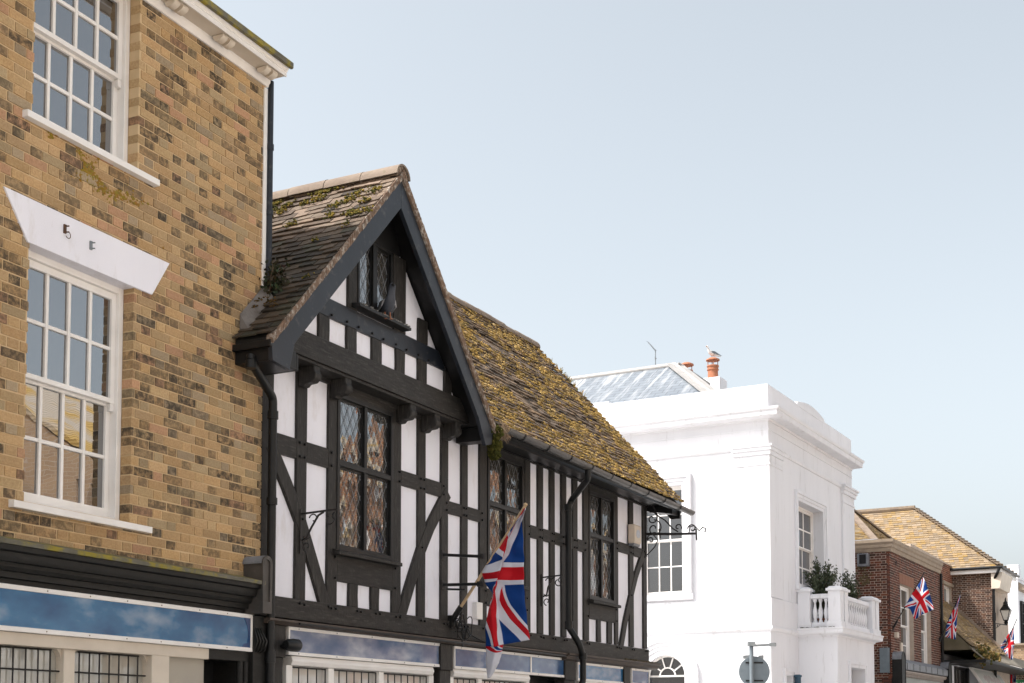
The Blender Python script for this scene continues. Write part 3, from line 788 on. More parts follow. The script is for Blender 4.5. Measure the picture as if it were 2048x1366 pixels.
# ---- jettied gable
GY = -.17
timber('jetty_beam', [(-.10, 5.075), (3.45, 5.065), (3.36, 5.30), (.0, 5.31)], GY-.035, GY+.06, (), True)
timber('jetty_moulding', [(-.1, 5.045), (3.3, 5.035), (3.3, 5.064), (-.1, 5.074)], GY-.015, .0, (), True)
mb = MB(); mb.prism([(-.02, 5.2), (3.2, 5.2), (1.62, 6.95)], 'y', GY+.028, GY+.2)
GW = (1.25, 1.85, 5.80, 6.50)
mb = MB()
xs = lambda z: (1.61-(7.0-z)/1.06, 1.61+(7.0-z)/1.10)
zz = [5.2, GW[2], GW[3]]
for za, zb in ((5.2, GW[2]),):
    a0, a1 = xs(za); b0, b1 = xs(zb); mb.prism([(a0, za), (a1, za), (b1, zb), (b0, zb)], 'y', GY+.028, GY+.2)
za, zb = GW[2], GW[3]; a0, a1 = xs(za); b0, b1 = xs(zb)
mb.prism([(a0, za), (GW[0], za), (GW[0], zb), (b0, zb)], 'y', GY+.028, GY+.2); mb.prism([(GW[1], za), (a1, za), (b1, zb), (GW[1], zb)], 'y', GY+.028, GY+.2)
b0, b1 = xs(GW[3]); mb.prism([(b0, GW[3]), (b1, GW[3]), (1.61, 7.0)], 'y', GY+.028, GY+.2)
mb.build('gable_plaster', M['render'], T)
G = lambda px, py: FT.Y(px, py, GY)
def gst(a, b, py, z0, z1, k=1):
    x0, x1 = G(a, py).x, G(b, py).x
    return timber('gable_stud', rect(x0, x1, z0, z1), GY, GY+.05, [(x0-.02, z0+.05-.08), (x1+.02, z0-.03), (x0-.02, z1+.03), (x1+.02, z1+.03)] if k else ())
ZR0, ZR1 = G(664, 637).z, G(664, 599).z
timber('gable_rail', [(xs(ZR0)[0], ZR0), (xs(ZR0)[1], ZR0), (xs(ZR1)[1], ZR1), (xs(ZR1)[0], ZR1)], GY-.003, GY+.05, (), True, M['barge'])
for a, b, py in ((638, 659.5, 665), (694.5, 714, 690), (745, 764, 710), (793, 810.5, 730), (837, 854, 745), (890, 904, 770)): gst(a, b, py, 5.309, ZR0-.001)
gst(697, 716, 580, ZR1+.001, 6.42, 0); gst(788, 812, 600, ZR1+.001, 6.5, 0); gst(838, 856, 650, ZR1+.001, 5.98, 0)
pass
timber('gable_head', [(1.16, 6.505), (2.0, 6.505), (1.9, 6.80), (1.32, 6.80)], GY-.004, GY+.05, (), True, M['black'])
gw = leaded_window(T, GW[0]-.02, GW[1], GW[2], GW[3], GY+.02, 2, None, .03, .075)
mb = MB(); mb.prism([(GY-.10, 5.745), (GY-.10, 5.775), (GY+.05, 5.80), (GY+.05, 5.745)], 'x', 1.13, 2.06); sl_ = mb.build('window_sill', M['black'], T, bevel=.004)
mb = MB()
for i in range(260):
    mb.ct = (random.uniform(.18, .4),)*3+(random.random()*.4,); mb.blob((random.uniform(1.15, 2.05), GY-random.uniform(.05, .102), random.uniform(5.768, 5.79)), random.uniform(.004, .011), 1.4, 1, .7)
o = mb.build('droppings', M['moss'], sl_, tint=True); o['kind'] = 'stuff'
# brackets under the jetty
for px, py in ((619, 725), (682, 752), (812, 803), (861, 828), (903, 848)):
    c = FT.Y(px, py, -.09).x; w = .052
    pts = [(.0, 5.04), (GY-.0, 5.04), (GY-.0, 4.985)]+[(GY+.045+.045*cos(t)-.0, 4.94+.045*sin(t)) for t in [pi*.85+pi*.75*i/6 for i in range(7)]]+[(-.02, 4.86), (.0, 4.84)]
    mb = MB(); mb.prism([(-.001, 5.044), (GY-.01, 5.044), (GY-.01, 4.99), (GY-.025, 4.97), (GY-.02, 4.925), (GY+.02, 4.89), (-.08, 4.885), (-.06, 4.86), (-.001, 4.86)], 'x', c-w, c+w)
    mb.build('jetty_bracket', M['timber'], T, bevel=.012)
# ---- gable roof: bargeboards, tiles, ridge
BY = -.42; AP = (1.612, 7.20); FL = (-.40, 5.075); FR_ = (3.52, 5.06)
sL = (AP[1]-FL[1])/(AP[0]-FL[0]); sR = (AP[1]-FR_[1])/(FR_[0]-AP[0])
zl = lambda x: AP[1]-sL*(AP[0]-x); zr = lambda x: AP[1]-sR*(x-AP[0])
d = .075; h = .27
mb = MB(); mb.prism([(FL[0]-.02, zl(FL[0]-.02)-d), (FL[0]-.005, 4.83), (-.17, 4.80), (-.1, zl(-.1)-d-h), (AP[0], AP[1]-d-h-.02), (AP[0], AP[1]-d)], 'y', BY, BY+.045); mb.build('bargeboard', M['barge'], T, bevel=.004)
mb = MB(); mb.prism([(AP[0]+.001, AP[1]-d), (AP[0]+.001, AP[1]-d-h-.02), (3.20, zr(3.20)-d-h), (3.36, 4.80), (3.50, 4.84), (3.53, zr(3.53)-d)], 'y', BY, BY+.045); mb.build('bargeboard', M['barge'], T, bevel=.004)
# dark boarded soffit behind the bargeboards, boxed eaves foot
mb = MB(); k = .30
mb.prism([(FL[0], zl(FL[0])-d-.03), (FL[0]+.02, zl(FL[0]+.02)-d-.07), (AP[0], AP[1]-d-.07), (AP[0], AP[1]-d-.03)], 'y', BY+.046, GY+.1); mb.prism([(AP[0], AP[1]-d-.03), (AP[0], AP[1]-d-.07), (FR_[0], zr(FR_[0])-d-.07), (FR_[0], zr(FR_[0])-d-.03)], 'y', BY+.046, GY+.1)
mb.build('gable_soffit', M['black'], T)
mb = MB(); mb.box(-.40, -.012, BY+.046, -.012, 4.84, zl(FL[0])-.07); mb.box(-.012, .02, BY+.046, -.012, 4.84, 4.98); mb.box(-.44, -.402, BY-.0, -.012, 4.945, 5.005); mb.build('eaves_box', M['black'], T, bevel=.006)
mb = MB(); mb.box(3.40, 3.56, BY+.046, -.02, 4.87, 5.02); mb.build('eaves_box', M['black'], T, bevel=.006)
TPAL = [(.085, .07, .06), (.10, .08, .065), (.07, .06, .055), (.12, .095, .075), (.15, .115, .085), (.09, .085, .075)]
nL = Vector((-sL, 0, 1)).normalized(); vL = Vector((1, 0, sL)).normalized(); lenL = (AP[0]-FL[0]+.03)*sqrt(1+sL*sL)
nR = Vector((sR, 0, 1)).normalized(); vR = Vector((-1, 0, sR)).normalized(); lenR = (FR_[0]-AP[0]+.03)*sqrt(1+sR*sR)
YB = 2.1
mb = MB(); GA = .098
def spanL(r):
    x = FL[0]-.03+vL.x*r*GA
    return (0, .40) if x < .015 else (0, YB+.4)
e0 = Vector((FL[0]-.03, BY-.015, zl(FL[0]-.03)))
nrw = int(lenL/GA); spl = lambda r: (0, (-.005-BY) if FL[0]-.03+vL.x*r*GA < .02 else YB)
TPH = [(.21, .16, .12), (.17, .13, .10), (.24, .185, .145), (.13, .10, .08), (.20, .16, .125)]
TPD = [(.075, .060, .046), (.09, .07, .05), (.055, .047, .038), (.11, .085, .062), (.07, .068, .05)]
for pal, lo, hi in ((TPD, 0, .62), (TPH, .62, 1.1)):  # sunlit strip by the ridge and the shade below put into the tile colours
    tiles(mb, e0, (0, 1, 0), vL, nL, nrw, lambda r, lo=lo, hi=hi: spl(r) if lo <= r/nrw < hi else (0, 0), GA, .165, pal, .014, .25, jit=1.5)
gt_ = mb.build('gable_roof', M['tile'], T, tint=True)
mb = MB(); e1 = Vector((FR_[0]+.03, BY-.015, zr(FR_[0]+.03)))
tiles(mb, e1, (0, 1, 0), vR, nR, int(lenR/GA), lambda r: (0, YB), GA, .165, TPAL, .014, .25, jit=1.5)
gr_ = mb.build('gable_roof', M['tile'], T, tint=True)
mb = MB(); t = .03
mb.hexa([e0+Vector((.02, .02, -.06)), Vector((AP[0], BY+.005, AP[1]-.07)), Vector((AP[0], YB, AP[1]-.07)), Vector((FL[0]+.0, -.02, zl(FL[0])-.07)), e0+Vector((.01, .02, -.02)), Vector((AP[0], BY+.005, AP[1]-.02)), Vector((AP[0], YB, AP[1]-.02)), Vector((FL[0]+.0, -.02, zl(FL[0])-.025))])
mb.prism([(.02, zl(.02)-.06), (AP[0], AP[1]-.07), (AP[0], AP[1]-.02), (.02, zl(.02)-.02)], 'y', -.02, YB)
mb.prism([(AP[0], AP[1]-.07), (FR_[0], zr(FR_[0])-.07), (FR_[0], zr(FR_[0])-.02), (AP[0], AP[1]-.02)], 'y', BY+.005, YB)
mb.build('roof_boarding', M['dark'], T)
# verge mortar strip
mb = MB()
for i in range(60):
    for (f, xa, xb) in ((zl, FL[0]-.03, AP[0]), (zr, FR_[0]+.03, AP[0])):
        a, b = xa+(xb-xa)*i/60, xa+(xb-xa)*(i+1)/60; j = random.uniform(-.006, .006)
        mb.hexa([(min(a, b), BY-.022+j, f(min(a, b))-.076), (max(a, b), BY-.022+j, f(max(a, b))-.076), (max(a, b), BY+.05, f(max(a, b))-.076), (min(a, b), BY+.05, f(min(a, b))-.076),
                 (min(a, b), BY-.030+j, f(min(a, b))+.012+j), (max(a, b), BY-.030-j, f(max(a, b))+.012-j), (max(a, b), BY+.05, f(max(a, b))+.0), (min(a, b), BY+.05, f(min(a, b)))])
mb.build('verge', M['verge'], T)
# ridge tiles
mb = MB(); y = BY-.03
while y < YB+.2:
    L = .44; sec = [(.125*cos(a), .125*sin(a)) for a in [pi*i/10 for i in range(11)]]
    z0 = AP[1]-.055+random.uniform(-.005, .005); n = len(sec)
    P = [(AP[0]+u*k, yy, z0+w*k) for yy in (y, y+L-.008) for k in (1, .84) for u, w in sec]
    fs = []
    for i in range(n-1): fs += [(i, i+1, 2*n+i+1, 2*n+i), (n+i+1, n+i, 3*n+i, 3*n+i+1), (i+1, i, n+i, n+i+1), (2*n+i, 2*n+i+1, 3*n+i+1, 3*n+i)]
    mb.add(P, fs); y += L
mb.build('ridge_tile', M['ridge'], T, smooth=50)
mb = MB(); mb.prism([(AP[0]-.10, AP[1]-.06), (AP[0]+.10, AP[1]-.06), (AP[0]+.06, AP[1]+.02), (AP[0], AP[1]+.05), (AP[0]-.06, AP[1]+.02)], 'y', BY-.012, YB); mb.build('ridge_bedding', M['verge'], T)
# moss on the gable slope
def moss_clump(mb, c, n, spread, nv, cols, r0=.012, r1=.035):
    for i in range(n):
        q = random.choice(cols); s = random.uniform(.8, 1.2); mb.ct = (q[0]*s, q[1]*s, q[2]*s, random.uniform(0, .5))
        p = Vector(c)+Vector((random.gauss(0, spread), random.gauss(0, spread), random.gauss(0, spread))); p -= nv*((p-Vector(c)).dot(nv)); mb.blob(p+nv*.012, random.uniform(r0, r1), 1, 1, .75)
mb = MB(); GM = [(.12, .11, .03), (.20, .16, .04), (.30, .22, .05), (.07, .075, .025)]
for i in range(70):
    r = random.random()**.8; u = random.uniform(0, 2.0); v = lenL*(1-.32*r)
    p = e0+Vector((0, 1, 0))*u+vL*v+nL*.02
    if p.x < .05: continue
    if mnoise.noise((u*2, v*2, 4)) > .0: moss_clump(mb, p, 34, .04, nL, GM, .005, .017)
for i in range(40):
    u = random.uniform(0, 2); v = random.uniform(.2, lenL*.9); p = e0+Vector((0, u, 0))+vL*v+nL*.02
    if (p.x > .03 or p.y < -.02) and mnoise.noise((u*1.5, v*1.5, 9)) > .1: moss_clump(mb, p, 14, .03, nL, GM, .005, .014)
for i in range(26): moss_clump(mb, (-.1+random.gauss(0, .09), -.12+random.gauss(0, .07), zl(-.1)+.01+random.gauss(0, .03)), 12, .025, nL, [(.12, .07, .03), (.06, .045, .02), (.18, .11, .05)], .004, .013)
o = mb.build('moss', M['moss'], T, tint=True); o['kind'] = 'stuff'
mb = MB(); GRN = [(.05, .055, .012), (.035, .04, .012), (.08, .075, .02)]
fx, fz = 3.56, 5.02
for i in range(300):
    q = random.choice(GRN); mb.ct = (*q, .2); t = random.random()
    mb.blob((fx+random.gauss(.03, .03), BY+.02+random.gauss(0, .04)*(1-t*.4), 5.05-.34*t), random.uniform(.012, .03), 1, 1, 1.2)
o = mb.build('moss', M['moss'], T, tint=True); o['kind'] = 'stuff'
mb = MB()
for i in range(160):
    mb.ct = (.36, .27, .19, .05); a = Vector((3.68+random.gauss(.0, .05), BY-.03+random.gauss(0, .02), 5.05+random.gauss(.0, .03))); b = a+Vector((random.gauss(.03, .03), random.gauss(-.02, .02), -random.uniform(.03, .13))); mb.tube([a, b], [.006, .002], 4)
o = mb.build('dry_moss', M['moss'], T, tint=True); o['kind'] = 'stuff'
# lead apron where the gable eaves meets the brick wall
mb = MB()
for i in range(7):
    x = -.34+i*.05; mb.hexa([(x, -.11, zl(x)+.0), (x+.052, -.11, zl(x+.05)+.0), (x+.052, -.012, zl(x+.05)+.02), (x, -.012, zl(x)+.02), (x, -.105, zl(x)+.02), (x+.052, -.105, zl(x+.05)+.02), (x+.052, -.012, zl(x+.05)+.16), (x, -.012, zl(x)+.16)])
mb.build('lead_flashing', paint('grey_cement_fillet', (.20, .18, .165), (.11, .095, .085), .9, 9, bump=.6, bs=30), T)
# ---- main roof
EY, EZ, RY_, RZ_ = -.44, 5.06, 2.02, 7.76
sM = (RZ_-EZ)/(RY_-EY); vM = Vector((0, 1, sM)).normalized(); nM = Vector((0, -sM, 1)).normalized(); lenM = sqrt((RY_-EY)**2+(RZ_-EZ)**2)
XV = 9.42; X0 = 1.9
MPAL = [(.18, .13, .09), (.21, .15, .10), (.13, .10, .075), (.25, .18, .12), (.17, .135, .11), (.22, .165, .12)]
def spanM(r):
    v = r*GA; y = EY+vM.y*v; z = EZ+vM.z*v
    xg = AP[0]+(AP[1]-z)/sR if z < AP[1] else AP[0]+.02    # valley line with the gable slope
    return (max(X0, xg+.04)-X0, XV-X0+.012*mnoise.noise((r*.8, 5, 5)))
mb = MB(); tiles(mb, (X0, EY, EZ), (1, 0, 0), vM, nM, int(lenM/GA), spanM, GA, .165, MPAL, .016, .3, jit=1.9)
mr = mb.build('main_roof', M['tile'], T, tint=True)
mb = MB(); mb.hexa([(3.57, EY+.06, EZ-.10), (XV-.03, EY+.06, EZ-.10), (XV-.03, RY_, RZ_-.12), (X0, RY_, RZ_-.12), (3.57, EY+.03, EZ-.05), (XV-.03, EY+.03, EZ-.05), (XV-.03, RY_, RZ_-.07), (X0, RY_, RZ_-.07)]); mb.prism([(RY_, RZ_-.07), (4.5, EZ-.0), (4.5, EZ-.05), (RY_, RZ_-.12)], 'x', X0, XV-.03); mb.build('roof_boarding', M['dark'], T)
mb = MB(); x = X0
while x < 9.2:
    sec = [(.12*cos(a), .12*sin(a)) for a in [pi*i/10 for i in range(11)]]; n = 11; L = .40; z0 = RZ_-.07+random.uniform(-.012, .012)
    mb.prism([(RY_+u, z0+w) for u, w in sec], 'x', x, min(x+L-.006, XV)); x += L
mb.build('ridge_tile', M['ridge'], T, smooth=50)
mb = MB(); MM = [(.50, .34, .12), (.44, .30, .10), (.56, .40, .16), (.36, .25, .09), (.52, .39, .20), (.28, .21, .09)]
cnt = 0
while cnt < 13000:
    r = random.randrange(0, int(lenM/GA)); a, b = spanM(r)
    u = random.uniform(a, b); v = r*GA
    dn = mnoise.noise((u*.9, v*1.1, 2.0))*.9+mnoise.noise((u*3.1, v*3.4, 5.0))*.7+.16+.25*max(0, u-5)/2-.08*(v > lenM*.75)
    if v < .25: dn += .3
    dn = dn*.75+.06
    if dn < random.random()*.55: continue
    cnt += 1
    q = random.choice(MM); s = random.uniform(.75, 1.25); mb.ct = (q[0]*s, q[1]*s, q[2]*s, random.uniform(0, .45))
    p = Vector((X0+u, EY, EZ))+vM*(v+random.uniform(-.012, .03))+nM*random.uniform(.012, .028)
    k = random.random(); R_ = .006+.020*k*k*k
    mb.blob(p, R_, random.uniform(1, 2.2), .9, .8, .35)
    if k > .6:
        for e in range(3): mb.blob(p+Vector((random.gauss(0, .03), 0, 0))+vM*random.gauss(0, .012), R_*.6, 1.3, 1, .8, .35)
o = mb.build('moss', M['moss'], T, tint=True); o['kind'] = 'stuff'
mb = MB()   # tuft of grass on the verge
gp = FT.X(1142, 772, 9.38)
for i in range(45):
    mb.ct = (random.uniform(.2, .34), random.uniform(.17, .25), .06, .05); a = gp+Vector((random.gauss(0, .03), random.gauss(.05, .12), random.gauss(.0, .02))); a.z = EZ+(a.y-EY)*sM+.02
    b = a+Vector((random.gauss(.0, .025), random.gauss(-.01, .03), random.uniform(.03, .09))); mb.tube([a, (a+b)/2+Vector((0, 0, .01)), b], [.007, .005, .001], 4)
o = mb.build('grass_tuft', M['moss'], T, tint=True)
# verge end: boards and boxed eaves that carry past the wall
mb = MB(); mb.prism([(EY+.02, EZ-.05), (RY_, RZ_-.08), (RY_, RZ_-.30), (EY+.16, EZ-.24), (EY+.02, EZ-.24)], 'x', XV-.10, XV-.06); mb.build('bargeboard', M['black'], T)
mb = MB(); mb.prism([(EY+.05, EZ-.08), (.03, 5.30), (.03, 4.93), (EY+.05, 4.86)], 'x', XR+.02, XV-.101); mb.box(3.57, XR+.02, EY+.07, .0, 5.0, 5.03); mb.box(3.57, XR+.02, EY+.05, EY+.07, 4.93, 5.05); mb.build('eaves_box', M['black'], T)
# gutter: half-round with brackets
def gutter(parent, x0, x1, y, z0, z1, r=.058):
    mb = MB(); n = 10; sec = [(r*cos(a), r*sin(a)) for a in [pi+pi*i/n for i in range(n+1)]]; sec2 = [((r-.006)*cos(a), (r-.006)*sin(a)) for a in [pi+pi*i/n for i in range(n+1)]]
    pr = sec+sec2[::-1]; m = 14; b = len(mb.v); N = len(pr)
    for i in range(m+1):
        t = i/m; x = x0+(x1-x0)*t; z = z0+(z1-z0)*t+.006*sin(t*9)
        for u, w in pr: mb.v.append((x, y+u, z+w))
    for i in range(m):
        for k in range(N): mb.face([b+i*N+k, b+i*N+(k+1) % N, b+(i+1)*N+(k+1) % N, b+(i+1)*N+k])
    mb.face([b+k for k in range(N)]); mb.face([b+m*N+k for k in range(N)][::-1])
    o = mb.build('gutter', M['gutter'], parent, smooth=40)
    mb = MB(); x = x0+.35
    while x < x1:
        z = z0+(z1-z0)*(x-x0)/(x1-x0); pr2 = [(q[0]*1.13, q[1]*1.13) for q in sec]+[(q[0]*1.02, q[1]*1.02) for q in sec[::-1]]
        mb.prism([(y+u, z+w) for u, w in pr2], 'x', x, x+.028); x += .62
    mb.build('gutter_bracket', M['black'], o, smooth=40)
    return o
gutter(T, 3.66, 9.56, EY-.075, 5.035, 4.945)
# downpipe in the middle of the front
def pipe(parent, pts, r=.036, collars=(), name='downpipe', mat=None):
    mb = MB(); P = [Vector(p) for p in pts]; out = [P[0]]
    for i in range(1, len(P)-1):
        a = (P[i-1]-P[i]).normalized(); b = (P[i+1]-P[i]).normalized(); k = .05
        for t in (0, .25, .5, .75, 1):
            out.append(P[i]+a*k*(1-t)**2+b*k*t**2)
    out.append(P[-1]); mb.tube(out, r, 12)
    for (a, b) in collars: mb.tube([a, b], r*1.28, 12)
    return mb.build(name, mat or M['pipe'], parent, smooth=50)
a = FT.Y(1176, 953, EY-.075); bx = FT.Y(1136, 985, -.07).x
pipe(T, [(a.x, EY-.075, 4.98), (a.x, EY-.075, 4.83), (bx+.04, -.10, 4.66), (bx, -.075, 4.55), (bx, -.075, 3.02), (bx+.03, -.14, 2.92), (bx+.06, -.20, 2.80), (bx+.16, -.20, 2.66), (bx+.16, -.20, 2.34), (bx+.02, -.2, 2.24), (bx-.05, -.12, 2.1), (bx-.05, -.12, .15)],
     .04, [((bx, -.075, 4.6), (bx, -.075, 4.52)), ((bx, -.075, 3.1), (bx, -.075, 3.0)), ((bx+.16, -.2, 2.7), (bx+.16, -.2, 2.62))])
q = FT.Y(502, 700, -.2); q2 = FT.Y(547, 800, -.09)
pipe(T, [(q.x, -.20, 4.86), (q.x, -.20, FT.Y(499, 722, -.2).z), (q2.x, -.085, FT.Y(547, 796, -.09).z), (q2.x, -.085, 2.62), (q2.x, -.085, .15)], .038,
     [((q.x, -.2, 4.85), (q.x, -.2, 4.78)), ((q2.x, -.085, q2.z-.10), (q2.x, -.085, q2.z-.17)), ((q2.x, -.085, 3.75), (q2.x, -.085, 3.69)), ((q2.x, -.085, 2.4), (q2.x, -.085, 2.30))])
# ---- shopfront below
mb = MB(); mb.prism([(-.02, 2.695), (-.13, 2.69), (-.13, 2.672), (-.10, 2.66), (-.085, 2.645), (-.05, 2.642), (-.02, 2.64)], 'x', -.02, 6.05)
mb.prism([(-.02, 2.698), (-.16, 2.69), (-.16, 2.67), (-.13, 2.655), (-.11, 2.62), (-.06, 2.60), (-.02, 2.60)], 'x', 6.051, XR+.14)
sc_ = mb.build('shop_cornice', paint('brown_shop_cornice', (.085, .062, .048), (.05, .04, .034), .6, 5, bump=.4, bs=30, grime=(.17, .14, .12), stretch=(1, 5, 5)), T, smooth=30)
mb = MB()
for i in range(120): mb.ct = (.12, .10, .07, .2); mb.blob((random.uniform(7.9, 9.0), -.13+random.gauss(0, .02), 2.70), random.uniform(.006, .016), 1.4, 1, .8)
o = mb.build('moss', M['moss'], sc_, tint=True); o['kind'] = 'stuff'
mb = MB(); mb.box(.0, XR, -.004, .40, 2.38, 2.70); mb.box(.0, XR, .42, .5, 0, 2.38); mb.build('shop_fascia', M['shop_black'], T)
def shop_sign(x0, x1, z0, z1, mt, split=None):
    mb = MB(); f = .03
    for a, b, c, dd in ((x0, x1, z1-f, z1), (x0, x1, z0, z0+f), (x0, x0+f*.7, z0+f, z1-f), (x1-f*.7, x1, z0+f, z1-f)): mb.box(a, b, -.05, -.005, c, dd)
    if split: mb.box(split-.015, split+.015, -.048, -.005, z0+f, z1-f)
    s = mb.build('shop_sign', M['white'], T, bevel=.003); mb = MB(); mb.box(x0+f*.7, x1-f*.7, -.038, -.0055, z0+f, z1-f); mb.build('sign_panel', mt, s)
    mb = MB(); n = max(2, int((x1-x0)/.5))
    for i in range(n):
        for z in (z0+f/2, z1-f/2): mb.lathe([(.006, -.054), (.006, -.049)], (x0+.15+(x1-x0-.3)*i/(n-1), 0, z), 8, 'y')
    mb.build('screw', M['grey_metal'], s)
    return s
px_ = lambda x, y=1320: FT.Y(x, y, -.03).x
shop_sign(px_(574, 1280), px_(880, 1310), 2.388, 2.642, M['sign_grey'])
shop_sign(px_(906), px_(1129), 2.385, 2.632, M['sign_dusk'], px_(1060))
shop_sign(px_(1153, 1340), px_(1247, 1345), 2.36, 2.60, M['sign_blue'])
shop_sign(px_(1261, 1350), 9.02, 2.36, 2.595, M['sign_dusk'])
for a, b, y in ((543, 571, 1290), (881, 905, 1310), (1130, 1152, 1330), (1248, 1260, 1345)):
    mb = MB(); x0, x1 = FT.Y(a, y, -.06).x, FT.Y(b, y, -.06).x; mb.box(x0, x1, -.065, .1, 2.36, 2.64); mb.box(x0+.015, x1-.015, -.045, .1, .12, 2.359); mb.build('pilaster', M['timber'], T, bevel=.005)
def shop_window(x0, x1, cuts, mt):
    mb = MB(); xs_ = [x0]+[c for c in cuts]+[x1]
    mb.prism([(-.02, 2.30), (-.035, 2.34), (-.02, 2.384), (.12, 2.384), (.12, 2.30)], 'x', x0, x1)
    for c in xs_: mb.box(c-.045, c+.045, .0, .12, .7, 2.299)
    mb.box(x0-.045, x1+.045, .0, .12, .12, .7)
    w = mb.build('shop_window', M['white'], T, bevel=.004)
    for a, b in zip(xs_[:-1], xs_[1:]):
        g = MB(); g.add([(a+.045, .07, .7), (b-.045, .07, .7), (b-.045, .07, 2.3), (a+.045, .07, 2.3)], [(0, 1, 2, 3)]); g.build('pane', mt, w)
        g = MB(); n = max(3, int((b-a-.09)/.115)); 
        for i in range(n+1):
            x = a+.05+(b-a-.10)*i/n; g.tube([(x, .035, .7), (x, .035, 2.29)], .006, 6)
        g.tube([(a+.045, .035, 2.13), (b-.045, .035, 2.13)], .006, 6); g.tube([(a+.045, .035, 2.285), (b-.045, .035, 2.285)], .006, 6)
        g.build('security_grille', M['iron'], w, smooth=60)
shop_window(.44, px_(868, 1350), [px_(668, 1340), px_(768, 1345)], M['shop_glass_pale'])
shop_window(px_(908, 1350), px_(1060, 1360), [px_(965, 1355)], M['shop_glass_pale'])
shop_window(px_(1160, 1360), 8.9, [7.9], M['shop_glass'])
mb = MB(); mb.box(px_(1066, 1360), px_(1128, 1360), .2, .26, .12, 2.38); mb.build('shop_door', M['black'], T)
# small junction box, cable tangle and conduit round the flag bracket
mb = MB(); c = FT.Y(955, 1235, .0); mb.box(c.x-.07, c.x+.07, -.03, .03, c.z-.02, c.z+.17); mb.build('junction_box', M['white'], T, bevel=.004)
mb = MB(); c0 = FT.Y(915, 1245, -.06)
for i in range(11):
    a = c0+Vector((random.gauss(.05, .09), random.uniform(-.05, 0), random.gauss(0, .05))); r = random.uniform(.04, .11); ph = random.uniform(0, 6)
    mb.tube([(a.x+r*.7*cos(ph+t*.5), a.y-.012*sin(t), a.z-.03+r*1.1*sin(ph+t*.5)) for t in range(11)], .006, 5)
a = c0; pts = [(c0.x+.12+1.0*t, -.04, c0.z-.06-.28*t+.12*t*t) for t in [i/8 for i in range(9)]]; mb.tube(pts, .007, 5)
mb.build('cable', M['black'], T, smooth=60)
mb = MB(); mb.tube([(3.36, -.03, 2.69), (3.36, -.135, 2.68), (3.36, -.135, 2.62)], .012, 6); mb.tube([(.4, -.137, 2.665), (3.36, -.137, 2.66), (6.0, -.137, 2.645)], .01, 6); mb.build('conduit', M['black'], T, smooth=60)

# ================================================================== THINGS ON THE TIMBER-FRAMED FRONT
def rel(frame, base, p): return Vector((p[0]-base[0], p[1]-base[1], p[2]-base[2]))
def spiral(c, r0, r1, a0, a1, n=16):
    """in a yz plane"""
    return [(c[0], c[1]+(r0+(r1-r0)*i/n)*cos(a0+(a1-a0)*i/n), c[2]+(r0+(r1-r0)*i/n)*sin(a0+(a1-a0)*i/n)) for i in range(n+1)]
def small_bracket(bpx, zpx, tip, label):
    p = FT.Y(*bpx); x = p.x; t = FT.X(*tip, x); L = -t.y; zt = FT.Y(*bpx).z; zb = FT.Y(*zpx).z
    b = thing('sign_bracket', label, 'iron bracket', FT, (x, 0, zb), 'wrought iron sign brackets')
    H = zt-zb
    m = MB(); m.box(-.016, .016, -.012, -.0, -.02, H+.04); m.build('wall_plate', M['iron'], b)
    m = MB(); m.bar((0, -.01, H), (0, -L, H+.015), .016, .016, (1, 0, 0)); m.build('arm', M['iron'], b)
    m = MB(); pts = [(0, -.02, H*.30), (0, -.07, H*.36), (0, -L*.30, H*.62), (0, -L*.48, H*.92), (0, -L*.62, H)]; m.tube(pts, .010, 6); m.build('brace', M['iron'], b, smooth=60)
    m = MB(); m.tube(spiral((0, -L*.36, H*.84), .052, .016, 0.2, 5.2), .0065, 5); m.tube(spiral((0, -L*.78, H*.80), .06, .03, 2.2, 7.6), .0065, 5); m.tube(spiral((0, -.075, H*.12), .05, .014, -1.4, 4.2), .0065, 5); m.tube(spiral((0, -.055, H*.42), .05, .02, 3.4, 6.0), .0065, 5); m.tube(spiral((0, -L+.03, H-.05), .04, .02, 1.5, -1.6), .006, 5)
    m.build('scroll', M['iron'], b, smooth=60)
    return b
small_bracket((601, 1028), (600, 1103), (676, 1023), 'small scrolled iron bracket beside the leaded window nearest the brick building')
small_bracket((1083, 1155), (1083, 1210), (1126, 1151), 'small scrolled iron bracket between the striped flag and the black downpipe')
def steel_arm(px, tip, x=None):
    p = FT.Y(*px); t = FT.X(*tip, p.x); return p, t
for (b_, t_, lab) in (((886, 1110), (964, 1113), 'upper of two plain black steel arms above the big flag'), ((886, 1170), (962, 1168), 'lower of two plain black steel arms, touching the flagpole')):
    p, t = steel_arm(b_, t_); o = thing('steel_arm', lab, 'steel arm', FT, (p.x, 0, p.z), 'steel arms on the timber front')
    m = MB(); L = -t.y; m.bar((0, -.01, 0), (0, -L, t.z-p.z), .03, .045, (1, 0, 0)); m.build('bar', M['black'], o, bevel=.003)
    m = MB(); m.box(-.04, .04, -.014, 0, -.05, .05); m.box(-.02, .02, -L-.02, -L+.04, t.z-p.z-.028, t.z-p.z+.028); m.build('plate', M['iron'], o)
    if 'lower' in lab:
        m = MB(); m.bar((-.02, -.06, -.05), (0.03, -L*.55, -.06), .02, .03, (1, 0, 0)); m.build('stay', M['black'], o)
